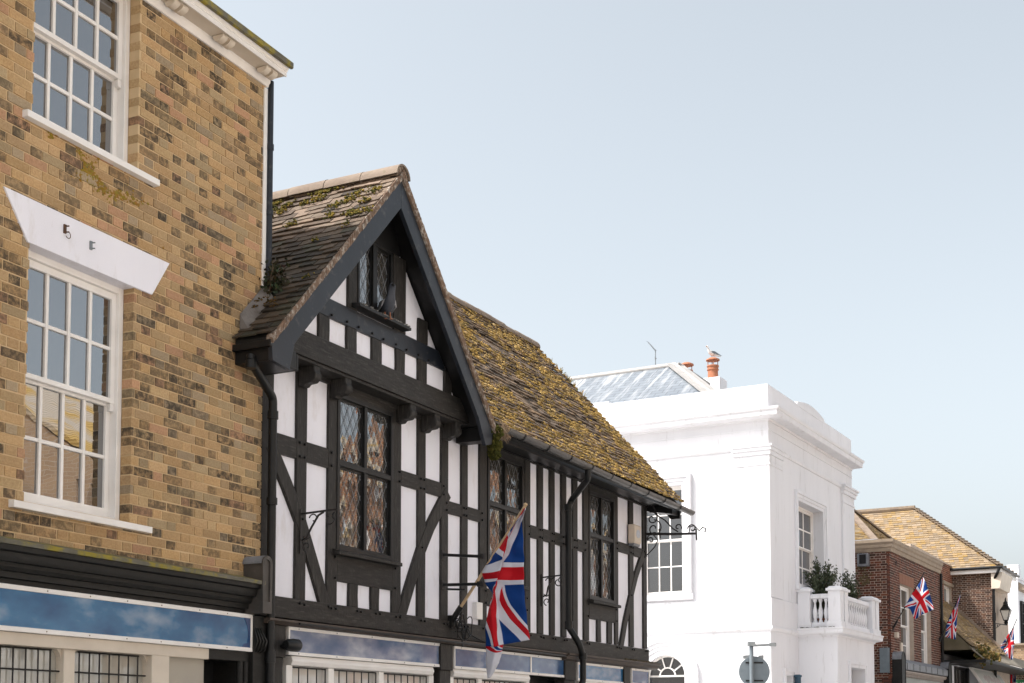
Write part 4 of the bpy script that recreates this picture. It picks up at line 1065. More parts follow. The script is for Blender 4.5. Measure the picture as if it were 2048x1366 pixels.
# big ornate bracket at the right-hand corner
cx = 9.03; q = FT.X(1290, 1068, cx); t = FT.X(1400, 1076, cx); 
o = thing('sign_bracket', 'large ornate wrought iron bracket with curls at the far corner under the gutter', 'iron bracket', FT, (cx, 0, q.z), 'wrought iron sign brackets')
L = -t.y; m = MB(); m.box(-.02, .02, -.012, 0, -.34, .62); m.build('wall_plate', M['iron'], o)
m = MB(); m.tube([(0, 0, .0), (0, -L*.5, -.03), (0, -L*.93, -.045)], [.020, .020, .016], 8); m.build('arm', M['iron'], o, smooth=60)
m = MB(); S_ = lambda y, z, r0, r1, a0, a1: m.tube(spiral((0, -y, z), r0, r1, a0, a1, 22), .010, 6)
m.tube([(0, -.02, .52), (0, -.12, .40), (0, -.18, .26), (0, -.30, .18), (0, -.42, .05), (0, -.50, .0)], .011, 6)
S_(.10, .22, .10, .015, 1.2, 9.0); S_(.13, .07, .13, .02, 1.6, 9.5); S_(.50, .06, .06, .012, 3.6, -2.0); S_(.06, .42, .04, .012, -1, 5); S_(.14, -.12, .13, .13, .3, 1.7); m.tube([(0, -.02, -.31), (0, -.14, -.20), (0, -.19, -.10), (0, -.10, -.0)], .009, 6); S_(.08, -.10, .05, .012, 0, 6)
S_(L*.86, .03, .07, .02, 0.0, 5.6); m.tube([(0, -L*.80, -.03), (0, -L*.82, .06), (0, -L*.90, .07), (0, -L*.99, -.01), (0, -L*1.05, .04), (0, -L*1.10, .02), (0, -L*1.09, -.04)], .010, 6); m.tube([(0, -L*.93, .02), (0, -L*.94, -.14)], .012, 6); m.tube([(0, -L*.25, .06), (0, -L*.27, -.08)], .012, 6); m.tube([(0, -.03, .60), (0, -.10, .66), (0, -.2, .68)], .010, 6); S_(.16, .64, .04, .012, 1.5, 7)
m.build('scroll', M['iron'], o, smooth=60)
# alarm box
p = FT.Y(1259, 1055, 0); o = thing('alarm_box', 'cream burglar alarm box with a grey oval badge under the eaves', 'alarm box', FT, (p.x+.08, 0, p.z-.10))
m = MB(); m.prism([(-.0, -.13), (-.085, -.13), (-.10, -.10), (-.10, .12), (-.085, .14), (.0, .14)], 'x', -.13, .11); m.build('case', M['plastic'], o, bevel=.008)
m = MB(); m.prism([(-.0, -.165), (-.075, -.165), (-.09, -.132), (.0, -.132)], 'x', -.125, .105); m.build('lamp_cover', M['lead'], o, bevel=.005)
m = MB(); m.prism([(.07*cos(a)-.0, .01+.06*sin(a)) for a in [2*pi*i/20 for i in range(20)]], 'y', -.103, -.099); m.build('badge', paint('grey_badge', (.42, .44, .5), (.5, .52, .58), .5, 30, bump=0), o)
# security camera at the left of the sign
p = FT.Y(560, 1290, -.05); o = thing('floodlight', 'small black floodlight between the brick shopfront and the grey cloud sign', 'floodlight', FT, (p.x, 0, p.z))
m = MB(); m.lathe([(.035, 0.0), (.05, .03), (.058, .09), (.058, .17), (.05, .185), (.03, .187)], (-.04, -.14, .0), 14, 'x'); m.build('housing', M['black'], o, smooth=40)
m = MB(); m.tube([(-.0, .03, -.0), (0, -.14, -.02)], .022, 8); m.build('mount', M['black'], o, smooth=40)
# pigeon on the gable sill
def bird(name, label, frame, loc, rz, s, body, wing, wingtip=None, head=None):
    o = thing(name, label, 'bird', frame, loc, rotz=frame.a+rz)
    m = MB(); b = 0
    prof = [(-.30, .03, .012, .004), (-.21, .028, .03, .012), (-.12, .045, .05, .038), (-.03, .062, .062, .058), (.06, .075, .062, .064), (.12, .10, .052, .056), (.155, .14, .038, .042), (.168, .175, .034, .036), (.182, .205, .034, .036), (.20, .225, .03, .03), (.222, .228, .018, .018), (.235, .224, .010, .009), (.258, .214, .004, .004)]
    n = 12
    for (x, z, ry, rz_) in prof:
        for k in range(n): m.v.append((x*s, ry*cos(2*pi*k/n)*s, (z+rz_*sin(2*pi*k/n))*s))
    for i in range(len(prof)-1):
        m.cm = 1 if i >= 10 else 0
        for k in range(n): m.face([i*n+k, i*n+(k+1) % n, (i+1)*n+(k+1) % n, (i+1)*n+k])
    m.cm = 0; m.face([k for k in range(n)][::-1]); m.face([(len(prof)-1)*n+k for k in range(n)])
    m.cm = 2
    for sy in (-1, 1):
        m.tube([(.02*s, .025*s*sy, .03*s), (.03*s, .028*s*sy, -.06*s)], .006*s, 5)
        for f in (-.4, 0, .4): m.tube([(.03*s, .028*s*sy, -.058*s), (.065*s, (.028+.03*f)*s*sy, -.061*s)], .004*s, 4)
    m.build('body', [M[body], M['orange_wood'] if name == 'seagull' else M['dark'], M['terracotta']], o, smooth=60)
    for sy in (-1, 1):
        w = MB(); P = [(.10, .050, .115), (.0, .066, .115), (-.14, .050, .085), (-.33, .014, .050), (-.20, .040, .045), (-.05, .066, .045), (.07, .066, .060)]
        w.add([(x*s, y*s*sy, z*s) for x, y, z in P]+[(x*s, (y+.012)*s*sy, z*s) for x, y, z in P], [tuple(range(7)), tuple(range(7, 14))[::-1]]+[(i, (i+1) % 7, 7+(i+1) % 7, 7+i) for i in range(7)])
        w.build('wing', M[wing], o, smooth=40)
    return o
pp = FT.Y(773, 640, GY-.07)
bird('pigeon', 'dark pigeon sitting on the sill of the gable window', FT, (pp.x, GY-.075, 5.805), -2.3, 1.0, 'pigeon', 'pigeon_pale')
# weeds growing where the gable roof meets the brick wall
o = thing('weed', 'dark weeds rooted in the roof corner beside the brick wall', 'weed', FT, (.06, .05, zl(.06)))
m = MB()
for i in range(700):
    m.ct = (random.uniform(.02, .05), random.uniform(.022, .045), random.uniform(.01, .02), random.random()*.5); a = Vector((random.gauss(.02, .06), random.gauss(-.06, .07), abs(random.gauss(.10, .12))))
    d = Vector((random.gauss(0, 1), random.gauss(0, 1), random.gauss(.3, 1))).normalized()*random.uniform(.025, .06); n = d.cross(Vector((random.random(), random.random(), random.random()))).normalized()*.011
    m.add([a-n, a+d*.5-n*1.2, a+d, a+d*.5+n*1.2, a+n], [(0, 1, 2, 3, 4)])
m.build('foliage', M['leaf'], o, tint=True)
m = MB()
for i in range(14): a = Vector((random.gauss(0, .04), random.gauss(-.05, .05), -.02)); m.tube([a, a+Vector((random.gauss(0, .04), random.gauss(0, .04), .15)), a+Vector((random.gauss(0, .09), random.gauss(0, .09), random.uniform(.2, .34)))], [.006, .004, .002], 4)
m.build('stem', M['stem'], o)

# ------------------------------------------------------------------ flags
def flag(label, frame, base, tip, grid, zo, x_of, group='union flags along the street', pole_r=.016, pole_mat='wood', sub=7, ripple=.012, clamp=True):
    """base, tip: points in the frame; grid of (px, py, dx, u, v) in the photograph's pixels on the plane x = base.x"""
    o = thing('flag', label, 'flag', frame, (base[0], base[1], base[2]), group)
    b = Vector(base); m = MB(); m.tube([Vector((0, 0, 0)), Vector(tip)-b], pole_r, 10); m.lathe([(pole_r*1.3, 0), (pole_r*1.3, .02), (.004, .03)], Vector(tip)-b, 8); m.build('pole', M[pole_mat], o, smooth=60)
    if clamp:
        m = MB(); d = (Vector(tip)-b); m.tube([Vector((0, 0, -.0))+d*-.02, d*.12], pole_r*1.9, 10); m.box(-.035, .035, -.01-b.y*0, .05, -.09, .05); m.build('pole_socket', M['black'], o, smooth=40)
    G_ = []
    for row in grid:
        G_.append([(frame.X(px, py, base[0]+dx)-b, u, v) for (px, py, dx, u, v) in row])
    cloth('cloth', o, G_, sub, ripple)
    return o
Zf = lambda x, y: (900+x/3.732, 1000+y/3.732)
p0 = FT.Y(905, 1240, -.03); tp = FT.X(1051, 1011, p0.x)
g5 = lambda E, KL, KR, C, R: [(*Zf(E[0], E[1]), .0, E[2], E[3]), (*Zf(KL[0], KL[1]), -.075, KL[2], KL[3]), (*Zf(KR[0], KR[1]), -.02, KR[2], KR[3]), (*Zf(C[0], C[1]), .012, C[2], C[3]), (*Zf(R[0], R[1]), -.015, R[2], R[3])]
grid = [
 g5((556, 62, 0, 1), (559, 62, .01, .99), (560, 62, .02, .98), (562, 62, .02, .99), (566, 62, .02, 1)),
 g5((480, 178, 0, .77), (490, 172, .04, .80), (489, 168, .14, .86), (515, 170, .13, .93), (541, 170, .12, 1)),
 g5((390, 303, 0, .5), (432, 298, .12, .56), (432, 298, .27, .73), (490, 300, .26, .86), (546, 300, .25, 1)),
 g5((330, 405, 0, .3), (399, 405, .17, .37), (398, 402, .37, .64), (472, 400, .36, .82), (548, 400, .36, 1)),
 g5((292, 458, 0, .17), (385, 470, .21, .26), (384, 470, .42, .66), (467, 472, .42, .83), (549, 470, .42, 1)),
 g5((238, 547, 0, .0), (360, 558, .30, .27), (362, 556, .50, .6), (458, 552, .50, .8), (552, 548, .50, 1)),
 g5((262, 620, .12, 0), (342, 606, .36, .245), (343, 612, .57, .58), (450, 618, .57, .78), (556, 622, .575, 1)),
 g5((312, 692, .30, 0), (331, 680, .56, .42), (337, 680, .62, .60), (368, 676, .62, .65), (557, 690, .64, 1)),
 g5((296, 790, .67, .42), (318, 790, .67, .50), (340, 790, .69, .595), (366, 790, .69, .655), (563, 790, .735, 1)),
 g5((275, 880, .77, .43), (308, 880, .77, .51), (345, 880, .77, .595), (368, 885, .77, .66), (570, 890, .84, 1)),
 g5((270, 985, .87, .28), (322, 985, .88, .46), (352, 985, .88, .60), (380, 985, .88, .66), (585, 985, .94, 1)),
 g5((268, 1090, .93, .18), (325, 1094, .985, .42), (368, 1090, .99, .6), (402, 1078, 1.0, .67), (600, 1044, 1.0, 1)),
]
fl = flag('large red, white and blue flag hanging over the grey cloud signs on the timber-framed front', FT, (p0.x, p0.y, p0.z), tp, grid, 0, p0.x, pole_r=.017, sub=8)
tail = [[(*Zf(268, 1088), .0, .90, .12), (*Zf(330, 1094), -.04, .93, .2), (*Zf(402, 1080), .0, .94, .60)],
        [(*Zf(268, 1180), .02, .84, .05), (*Zf(330, 1165), -.05, .82, .10), (*Zf(386, 1135), .03, .80, .12)],
        [(*Zf(270, 1270), .0, .92, .04), (*Zf(318, 1240), -.03, .93, .03), (*Zf(364, 1215), .02, .94, .0)],
        [(*Zf(283, 1330), .0, 1, 0), (*Zf(292, 1330), -.01, 1, 0), (*Zf(300, 1325), .0, 1, 0)]]
cloth('cloth', fl, [[(FT.X(px, py, p0.x+dx)-Vector(p0), u, v) for (px, py, dx, u, v) in r] for r in tail], 7, .008)

# ================================================================== WHITE STUCCO BUILDING
W = thing('white_stucco_building', 'white stucco corner building with a heavy cornice, parapet and balcony', 'building', FW)
sw_x = (FW.Y(1595.5, 1060).x, FW.Y(1645, 1060).x); sw_z = (FW.Y(1620, 1152).z-.3, FW.Y(1595.5, 1001).z)
side = (2.135, 3.22, FW.X(1365, 1188, 0).z, FW.X(1365, 969, 0).z)
ACy, ACz, AR = FW.X(1331, 1350, 0).y, FW.X(1331, 1352, 0).z, .50
WD, WWD = 10.0, 7.13
mb = MB()
ft = (1.02, 1.50, .9, FW.Y(1580, 1351).z)
cells(mb, 0, WWD, 0, 9.0, 0, .35, [(sw_x[0], sw_x[1], sw_z[0], sw_z[1]), ft]); 
mb.box(.35, WWD, .6, WD, 0, 9.0)
mb.build('street_wall', M['stucco'], W)
mb = MB(); cells(mb, .352, WD, 0, 9.0, 0, .35, [(side[0], side[1], side[2], side[3]), (ACy-AR, ACy+AR, .6, ACz+AR)], 'x')
n = 16   # close the arch spandrels
for i in range(n):
    a0, a1 = pi*i/n, pi*(i+1)/n
    y0, y1 = ACy+AR*cos(a0), ACy+AR*cos(a1)
    mb.prism([(y0, ACz+AR*sin(a0)), (y1, ACz+AR*sin(a1)), (y1, ACz+AR), (y0, ACz+AR)], 'x', 0, .35)
mb.build('side_wall', M['stucco'], W)
# parapet, cornice, architrave and band, running round the corner
path = [(0, WD), (0, 0), (WWD, 0)]; 
def swp(name, prof, p=path, mat='stucco', sm=30): m = MB(); m.sweep(prof, p); return m.build(name, M[mat], W, smooth=sm)
zc = 8.93
swp('cornice', [(0, zc-.02), (.03, zc-.02), (.04, zc+.02), (.30, zc+.03), (.315, zc+.05), (.315, zc+.14), (.345, zc+.155), (.365, zc+.19), (.365, zc+.215), (.06, zc+.27), (0, zc+.27)])
swp('frieze_line', [(0, 8.70), (.018, 8.70), (.018, 8.735), (0, 8.735)])
zar = 8.27; swp('architrave', [(0, zar-.02), (.03, zar-.02), (.055, zar+.02), (.055, zar+.055), (0, zar+.055)])
mb = MB(); zp = 9.77; y1 = FW.X(1217, 805, 0).y
mb.box(.0, .26, .26, y1, 9.201, zp); mb.box(.0, .26, y1, WD, 9.201, zp+.06); mb.box(.0, WWD, .0, .26, 9.201, zp)
a, b = FW.Y(1594, 805, 0).x, FW.Y(1648, 840, 0).x; c = (a+b)/2; hw = (b-a)/2; zz_ = FW.Y(1610, 806, 0).z
mb.prism([(a, zp-.05), (a, zp+.05), *[(a+(b-a)*i/10, zp+.05+(.13)*sin(pi*i/10)) for i in range(1, 10)], (b, zp+.05), (b, zp-.05)], 'y', -.012, .262)
mb.build('parapet', M['stucco'], W, bevel=.01)
swp('string_course', [(0, 4.02), (.03, 4.03), (.06, 4.07), (.06, 4.12), (.035, 4.14), (.035, 4.78), (0, 4.80)], [(0, WD), (0, 0), (2.1, 0)])
swp('string_course', [(0, 4.02), (.03, 4.03), (.06, 4.07), (.06, 4.12), (.035, 4.14), (.035, 4.78), (0, 4.80)], [(5.5, 0), (WWD, 0)])
# corner pilasters with capitals
def pil(x0, x1, y0, y1, pr):
    m = MB(); m.box(x0-pr, x1+pr, y0-pr, y1, 4.801, zar-.30); o = m.build('pilaster', M['stucco'], W)
    m = MB(); e = pr
    for z0, z1, k in ((zar-.40, zar-.36, .02), (zar-.30, zar-.16, .008), (zar-.16, zar-.06, .04), (zar-.06, zar+.02, .07), (zar+.02, zar+.075, .095)): m.box(x0-e-k, x1+e+k, y0-e-k, y1, z0, z1)
    m.build('capital', M['stucco'], o, bevel=.006)
pil(0, .9, 0, .86, .022)
m = MB(); xa = FW.Y(1683, 1080).x; m.box(xa, WWD+.03, -.05, .2, 4.801, zar-.30); o = m.build('pilaster', M['stucco'], W); m = MB()
for z0, z1, k in ((zar-.40, zar-.36, .02), (zar-.30, zar-.16, .0), (zar-.16, zar-.06, .05), (zar-.06, zar+.02, .08), (zar+.02, zar+.07, .12)): m.box(xa-k, WWD+.03+k, -.05-k, .2, z0, z1)
m.build('capital', M['stucco'], o, bevel=.006)
def surround(parent, a, b, z0, z1, w, steps, plane, face, sill=True):
    m = MB()
    def bx(u0, u1, c0, c1, d):
        if plane == 'x': m.box(face-d, face+.0, u0, u1, c0, c1)
        else: m.box(u0, u1, face-d, face, c0, c1)
    ws = w/len(steps)
    for i, d in enumerate(steps):
        o0, i0 = w-ws*i, w-ws*(i+1)
        bx(a-o0, a-i0, z0, z1+o0, d); bx(b+i0, b+o0, z0, z1+o0, d); bx(a-i0, b+i0, z1+i0, z1+o0, d)
    if sill: bx(a-w-.03, b+w+.03, z0-.14, z0-.001, .10)
    return m.build('surround', M['stucco'], parent, bevel=.004)
wn_ = bars_window('window', W, side[0], side[1], side[2], side[3], .12, 3, (2, 2), M['white'], M['dark_glass'], bar=.026, plane='x', box=.04)
surround(wn_, side[0], side[1], side[2], side[3], .24, (.12, .085, .06), 'x', -.0, True)
wn_ = bars_window('window', W, sw_x[0]+.001, sw_x[1]-.001, sw_z[0], sw_z[1]-.001, .24, 3, (2, 2), M['white'], M['glass'], bar=.035)
surround(wn_, sw_x[0], sw_x[1], sw_z[0], sw_z[1], .23, (.075, .05, .03), 'y', 0)
wn_ = bars_window('window', W, ft[0], ft[1], ft[2], ft[3], .2, 2, (2, 2), M['white'], M['glass']); surround(wn_, ft[0], ft[1], ft[2], ft[3], .16, (.06, .04), 'y', 0)
# arched window
m = MB()
def ring(m, r0, r1, d, x0=0.0):
    n = 24
    for i in range(n):
        a0, a1 = pi*i/n, pi*(i+1)/n
        q = [(ACy+r*cos(a), ACz+r*sin(a)) for r, a in ((r0, a0), (r1, a0), (r1, a1), (r0, a1))]; m.prism(q, 'x', x0-d, x0)
    for s in (-1, 1): m.box(x0-d, x0, ACy+s*r0, ACy+s*r1, .6, ACz)
ring(m, AR, AR+.13, .035); ring(m, AR+.13, AR+.22, .06); ring(m, AR+.22, AR+.31, .085); ring(m, AR+.31, AR+.36, .12)
aw = m.build('arched_window', M['stucco'], W)
m = MB(); m.prism([(ACy+AR*cos(pi*i/20), ACz+AR*sin(pi*i/20)) for i in range(21)]+[(ACy-AR, .6), (ACy+AR, .6)], 'x', .16, .17); m.build('pane', M['dark_glass'], aw)
m = MB(); X = .135
for ang in (0, 36, 72, 108, 144, 180):
    a = radians(ang); m.bar((X, ACy+.2*cos(a), ACz+.2*sin(a)), (X, ACy+AR*cos(a), ACz+AR*sin(a)), .03, .026, (1, 0, 0))
for r0, r1 in ((.185, .215), (AR-.045, AR)):
    for i in range(24):
        a0, a1 = pi*i/24, pi*(i+1)/24; m.prism([(ACy+r*cos(a), ACz+r*sin(a)) for r, a in ((r0, a0), (r1, a0), (r1, a1), (r0, a1))], 'x', X-.013, X+.02)
m.bar((X, ACy-AR, ACz), (X, ACy+AR, ACz), .04, .026, (1, 0, 0)); m.build('glazing_bar', M['white'], aw)
# porch and balcony
x0 = 2.1; yf = FW.X(1675, 1300, x0).y; x1 = FW.Y(1748, 1300, yf).x
m = MB(); dz = FW.Y(1730, 1339, yf).z; d0, d1 = FW.Y(1700, 1345, yf).x, FW.Y(1728, 1345, yf).x
cells(m, x0, x1, 0, 4.0, yf, yf+.3, [(d0, d1, 0, dz)]); m.box(x0, x0+.3, yf+.3, -.001, 0, 4.0); m.box(x1-.3, x1, yf+.3, -.001, 0, 4.0); m.box(x0+.3, x1-.3, yf+.7, yf+.75, 0, 3.9)
po = m.build('porch', M['stucco'], W); surround(po, d0, d1, 0, dz, .16, (.06, .04), 'y', yf, False)
m = MB(); m.box(d0, d0+.12, yf+.1, yf+.16, 0, dz); m.build('door', M['orange_wood'], po)
m = MB(); m.sweep([(-.2, 3.98), (.02, 3.98), (.04, 4.02), (.17, 4.05), (.19, 4.08), (.19, 4.15), (.21, 4.17), (.21, 4.20), (-.2, 4.22)], [(x0, -.001), (x0, yf), (x1, yf), (x1, -.001)]); m.box(x0+.1, x1-.1, yf+.1, -.001, 4.0, 4.205); m.build('balcony_slab', M['stucco'], W, smooth=30)
BZ0, BZ1 = 4.20, 5.02
ba = MB(); ba.sweep([(-.12, BZ0+.0), (.06, BZ0), (.06, BZ0+.10), (.04, BZ0+.13), (-.10, BZ0+.13), (-.12, BZ0+.10)], [(x0, -.02), (x0, yf), (x1, yf), (x1, -.02)])
ba.sweep([(-.11, BZ1-.11), (-.08, BZ1-.12), (.02, BZ1-.12), (.05, BZ1-.10), (.05, BZ1-.02), (.03, BZ1), (-.09, BZ1), (-.11, BZ1-.02)], [(x0, -.02), (x0, yf), (x1, yf), (x1, -.02)])
bal = ba.build('balustrade', M['stucco'], W, smooth=35)
pw = .15
def pier(cx, cy):
    m = MB(); m.box(cx-pw, cx+pw, cy-pw, cy+pw, BZ0+.001, BZ1+.06); m.box(cx-pw-.03, cx+pw+.03, cy-pw-.03, cy+pw+.03, BZ0+.0, BZ0+.14); m.box(cx-pw-.045, cx+pw+.045, cy-pw-.045, cy+pw+.045, BZ1+.06, BZ1+.12)
    m.hexa([(cx-pw-.02, cy-pw-.02, BZ1+.12), (cx+pw+.02, cy-pw-.02, BZ1+.12), (cx+pw+.02, cy+pw+.02, BZ1+.12), (cx-pw-.02, cy+pw+.02, BZ1+.12), (cx-pw+.03, cy-pw+.03, BZ1+.17), (cx+pw-.03, cy-pw+.03, BZ1+.17), (cx+pw-.03, cy+pw-.03, BZ1+.17), (cx-pw+.03, cy+pw-.03, BZ1+.17)])
    m.build('pier', M['stucco'], bal, bevel=.006)
for cx, cy in ((x0+.03, -.17), (x0+.03, yf+.03), (x0+.42, yf+.03), (x1-.42, yf+.03), (x1-.03, yf+.03), (x1-.03, -.17)): pier(cx, cy)
bpf = [(.05, 0), (.05, .04), (.03, .06), (.045, .13), (.062, .22), (.055, .30), (.032, .38), (.026, .46), (.035, .50), (.05, .52), (.05, .57)]
def baluster(cx, cy): m = MB(); m.lathe([(r, BZ0+.131+h) for r, h in bpf], (cx, cy, 0), 12); m.build('baluster', M['stucco'], bal, smooth=40)
ya, yb = -.34, yf+.20
for i in range(3): baluster(x0+.03, ya+(yb-ya)*(i+.5)/3)
n = 10
for i in range(n): baluster(x0+.64+(x1-x0-1.28)*(i+.5)/n, yf+.03)
m = MB(); 
for i in range(60): m.ct = (.05, .05, .03, .4); m.blob((x0-.12+random.gauss(0, .05), random.uniform(yf, -.1), 4.205), random.uniform(.012, .035), 1.4, 1.4, .3)
o = m.build('moss', M['moss'], bal, tint=True); o['kind'] = 'stuff'
# hipped slate roof behind the parapet
xr_ = 3.5; R1 = FW.X(1350, 731, xr_); e_ = .35; zE = 9.45; q = FW.X(1452, 795, e_)
def roofq(m, P, uvs): m.add(P, [tuple(range(len(P)))])
me_v = [(e_, q.y, zE), (xr_, R1.y, R1.z), (xr_, WD, R1.z), (e_, WD, zE), (2*xr_-e_, q.y, zE), (2*xr_-e_, WD, zE)]
me = bpy.data.meshes.new('roof'); me.from_pydata(me_v, [], [(0, 3, 2, 1), (0, 1, 4), (1, 2, 5, 4)]); ul = me.uv_layers.new(name='UVMap')
for pl in me.polygons:
    for li in pl.loop_indices:
        v = me.vertices[me.loops[li].vertex_index].co; sl2 = sqrt((R1.z-zE)**2+(xr_-e_)**2)
        if abs(pl.normal.x) > abs(pl.normal.y): ul.data[li].uv = (v.y, (v.z-zE)/(R1.z-zE)*sl2)
        else: ul.data[li].uv = (v.x, (v.z-zE)*1.4)
me.materials.append(M['slate']); wr = bpy.data.objects.new('roof', me); COL.objects.link(wr); wr.parent = W
m = MB(); m.tube([(xr_, R1.y, R1.z+.0), (xr_, WD, R1.z)], .085, 10); m.bar((e_, q.y, zE+.02), (xr_, R1.y, R1.z+.02), .42, .05); m.tube([(e_, q.y, zE+.03), (xr_, R1.y, R1.z+.03)], .06, 8); m.bar((2*xr_-e_, q.y, zE+.02), (xr_, R1.y, R1.z+.02), .4, .05)
m.build('hip_capping', paint('pale_lead_hip', (.36, .345, .33), (.28, .27, .26), .6, 6, bump=.3), wr, smooth=40)
m = MB(); m.box(.3, WWD-.1, .3, WD, 9.0, 9.2); m.build('flat_roof', M['lead'], W)
m = MB(); m.box(WWD+.001, WWD+2.2, .76, WD, 0, 9.25); m.build('unseen_shade_block', M['stucco'], W)  # unseen block added to shade the red brick shop's side wall
def chimney(px, py0, py1, dep, r, hd, base):
    a = FW.D(px, py1, dep)
    m = MB(); m.box(a.x-.30, a.x+.28, a.y-.3, a.y+.55, 9.0, a.z-.0); o = m.build('chimney', M['stucco'], W, bevel=.01)
    H = FW.D(px, py0, dep).z-a.z; m = MB()
    m.lathe([(r*1.02, 0), (r*.98, H*.55), (r*1.0, H*.66), (r*1.15, H*.68), (r*1.15, H*.73), (r*1.04, H*.75), (r*1.06, H*.88), (r*1.18, H*.92), (r*1.16, H), (r*.8, H)], (a.x, a.y, a.z), 20); p = m.build('chimney_pot', M['terracotta'], o, smooth=40)
    m = MB(); m.lathe([(r*1.35, H+.14), (r*1.3, H+.17), (r*.7, H+.215), (.01, H+.23)], (a.x, a.y, a.z), 20)
    for k in range(4): t = k*pi/2+.5; m.tube([(a.x+r*.95*cos(t), a.y+r*.95*sin(t), a.z+H-.05), (a.x+r*.95*cos(t), a.y+r*.95*sin(t), a.z+H+.15)], .011, 6)
    m.build('cowl', M['terracotta'], p, smooth=40)
    return Vector((a.x, a.y, a.z+H+.23))
top1 = chimney(1426, 731, 760, 37.5, .14, 0, 0); chimney(1374, 741, 762, 37.5, .14, 0, 0)
bird('seagull', 'white and grey seagull sitting on the capped chimney pot', FW, (top1.x, top1.y, top1.z+.035), 2.72, 1.02, 'gull_white', 'gull_grey')
a = FW.X(1311, 738, xr_); b = FW.X(1309, 700, xr_)
o = thing('tv_aerial', 'thin television aerial on the slate ridge', 'aerial', FW, (xr_, a.y, a.z-.05))
H = b.z-a.z+.05; m = MB(); m.tube([(0, 0, 0), (0, 0, H)], .014, 6); m.build('mast', M['grey_metal'], o)
m = MB(); e = FW.X(1296, 684, xr_)-Vector((xr_, a.y, a.z-.05)); m.tube([(0, 0, H-.03), e], .011, 6); d = (e-Vector((0, 0, H))).normalized()
for i in range(7): c = Vector((0, 0, H))+d*.06*i*.9; m.tube([c+Vector((-.10, 0, 0)), c+Vector((.10, 0, 0))], .005, 4)
m.tube([(-.04, 0, H*.6), (.04, 0, H*.6)], .02, 6); m.build('antenna', M['grey_metal'], o)
# shrubs on the balcony
def shrub(frame, c, h, w, label, n=900):
    o = thing('potted_shrub', label, 'shrub', frame, c, 'potted shrubs on the balcony')
    m = MB(); m.lathe([(.11, 0), (.13, .2), (.145, .22), (.145, .26), (.12, .26)], (0, 0, 0), 14); m.build('pot', M['terracotta'], o, smooth=40)
    m = MB(); tips = []
    for i in range(26):
        a = random.uniform(0, 2*pi); r = random.uniform(.1, 1)*w; hh = h*random.uniform(.45, 1)*(1-.35*r/w)+(random.random() > .86)*.18*h
        P = [Vector((0, 0, .2)), Vector((r*.35*cos(a), r*.35*sin(a), .2+hh*.5)), Vector((r*cos(a)*.9, r*sin(a)*.9, .2+hh))]; tips.append(P); m.tube(P, [.012, .008, .003], 5)
    m.build('stem', M['stem'], o)
    m = MB()
    for i in range(n):
        P = random.choice(tips); t = random.random()**.55; q = P[0]*(1-t)**2+P[1]*2*t*(1-t)+P[2]*t*t
        if t < .35: continue
        q = q+Vector((random.gauss(0, .045), random.gauss(0, .045), random.gauss(0, .05)))
        d = Vector((random.gauss(0, 1), random.gauss(0, 1), random.gauss(.5, .8))).normalized()*random.uniform(.05, .10); s = d.cross(Vector((random.gauss(0, 1), random.gauss(0, 1), random.gauss(0, 1)))).normalized()*.017
        k = random.uniform(.7, 1.3); m.ct = (.075*k, .095*k, .055*k, random.random()*.4); m.add([q, q+d*.5-s, q+d, q+d*.5+s], [(0, 1, 2, 3)])
    m.build('foliage', M['leaf'], o, tint=True)
c = FW.D(1629, 1165, 32.9); shrub(FW, (x0+.55, -.45, 4.21), 1.65, .55, 'tall grey-green shrub on the balcony, nearest the window', 6500)
shrub(FW, (x0+2.3, -.62, 4.21), 1.50, .48, 'feathery grey-green shrub on the balcony between the other two', 4500)
shrub(FW, (x1-.5, yf+.45, 4.21), 1.0, .55, 'low bushy shrub spilling at the far end of the balcony', 3000)
# little wall lantern below the porch
p = FW.Y(1594, 1355, -.12); o = thing('wall_lantern', 'small blue-black lantern at the foot of the white porch', 'lantern', FW, (p.x, 0, p.z-.1))
m = MB(); m.lathe([(.03, -.12), (.075, -.1), (.075, .10), (.095, .11), (.095, .15), (.05, .17)], (0, -.14, 0), 10); m.build('case', M['blue_paint'], o, smooth=30); m = MB(); m.tube([(0, 0, 0), (0, -.14, -.1)], .015, 6); m.build('arm', M['black'], o)

# ================================================================== ROUND TRAFFIC SIGN ON A POST
p = at_depth(1510, 1366, 26.8)
o = thing('traffic_sign', 'back of a round grey traffic sign on a post with a lamp arm', 'traffic sign', None, (p.x, p.y, .1), rotz=HEAD)
zt = at_depth(1501, 1292, 26.8).z-.1
# local axes: x = away from the camera, y = left in the picture
U = lambda px: (1510-px)*26.8/F_PX
m = MB(); yp = U(1503.5); m.tube([(0, yp, 0), (0, yp, zt)], .042, 14); m.build('post', M['sign_back'], o, smooth=60)
m = MB(); m.box(-.07, .07, yp-.07, yp+.075, zt, zt+.085); m.bar((0, yp-.05, zt+.01), (.02, U(1545), zt+.03), .05, .045); m.bar((.02, U(1540), zt+.03), (.03, U(1553), zt+.03), .09, .07); m.build('lamp_arm', M['grey_metal'], o, bevel=.006)
yc = U(1510); zc_ = zt-(1342-1290)*26.8/F_PX*.98
m = MB(); m.lathe([(.0, .052), (.298, .052), (.302, .058), (.302, .068), (.0, .07)], (0, yc, zc_), 40, 'x'); m.build('disc', M['sign_back'], o, smooth=30)
m = MB(); m.box(.042, .053, yc-.17, yc+.17, zc_+.16, zc_+.19); m.box(.03, .0525, yp-.055, yp+.055, zc_+.155, zc_+.195); m.box(.042, .053, yc-.17, yc+.17, zc_-.19, zc_-.16); m.build('fixing_channel', M['black'], o)
m = MB()
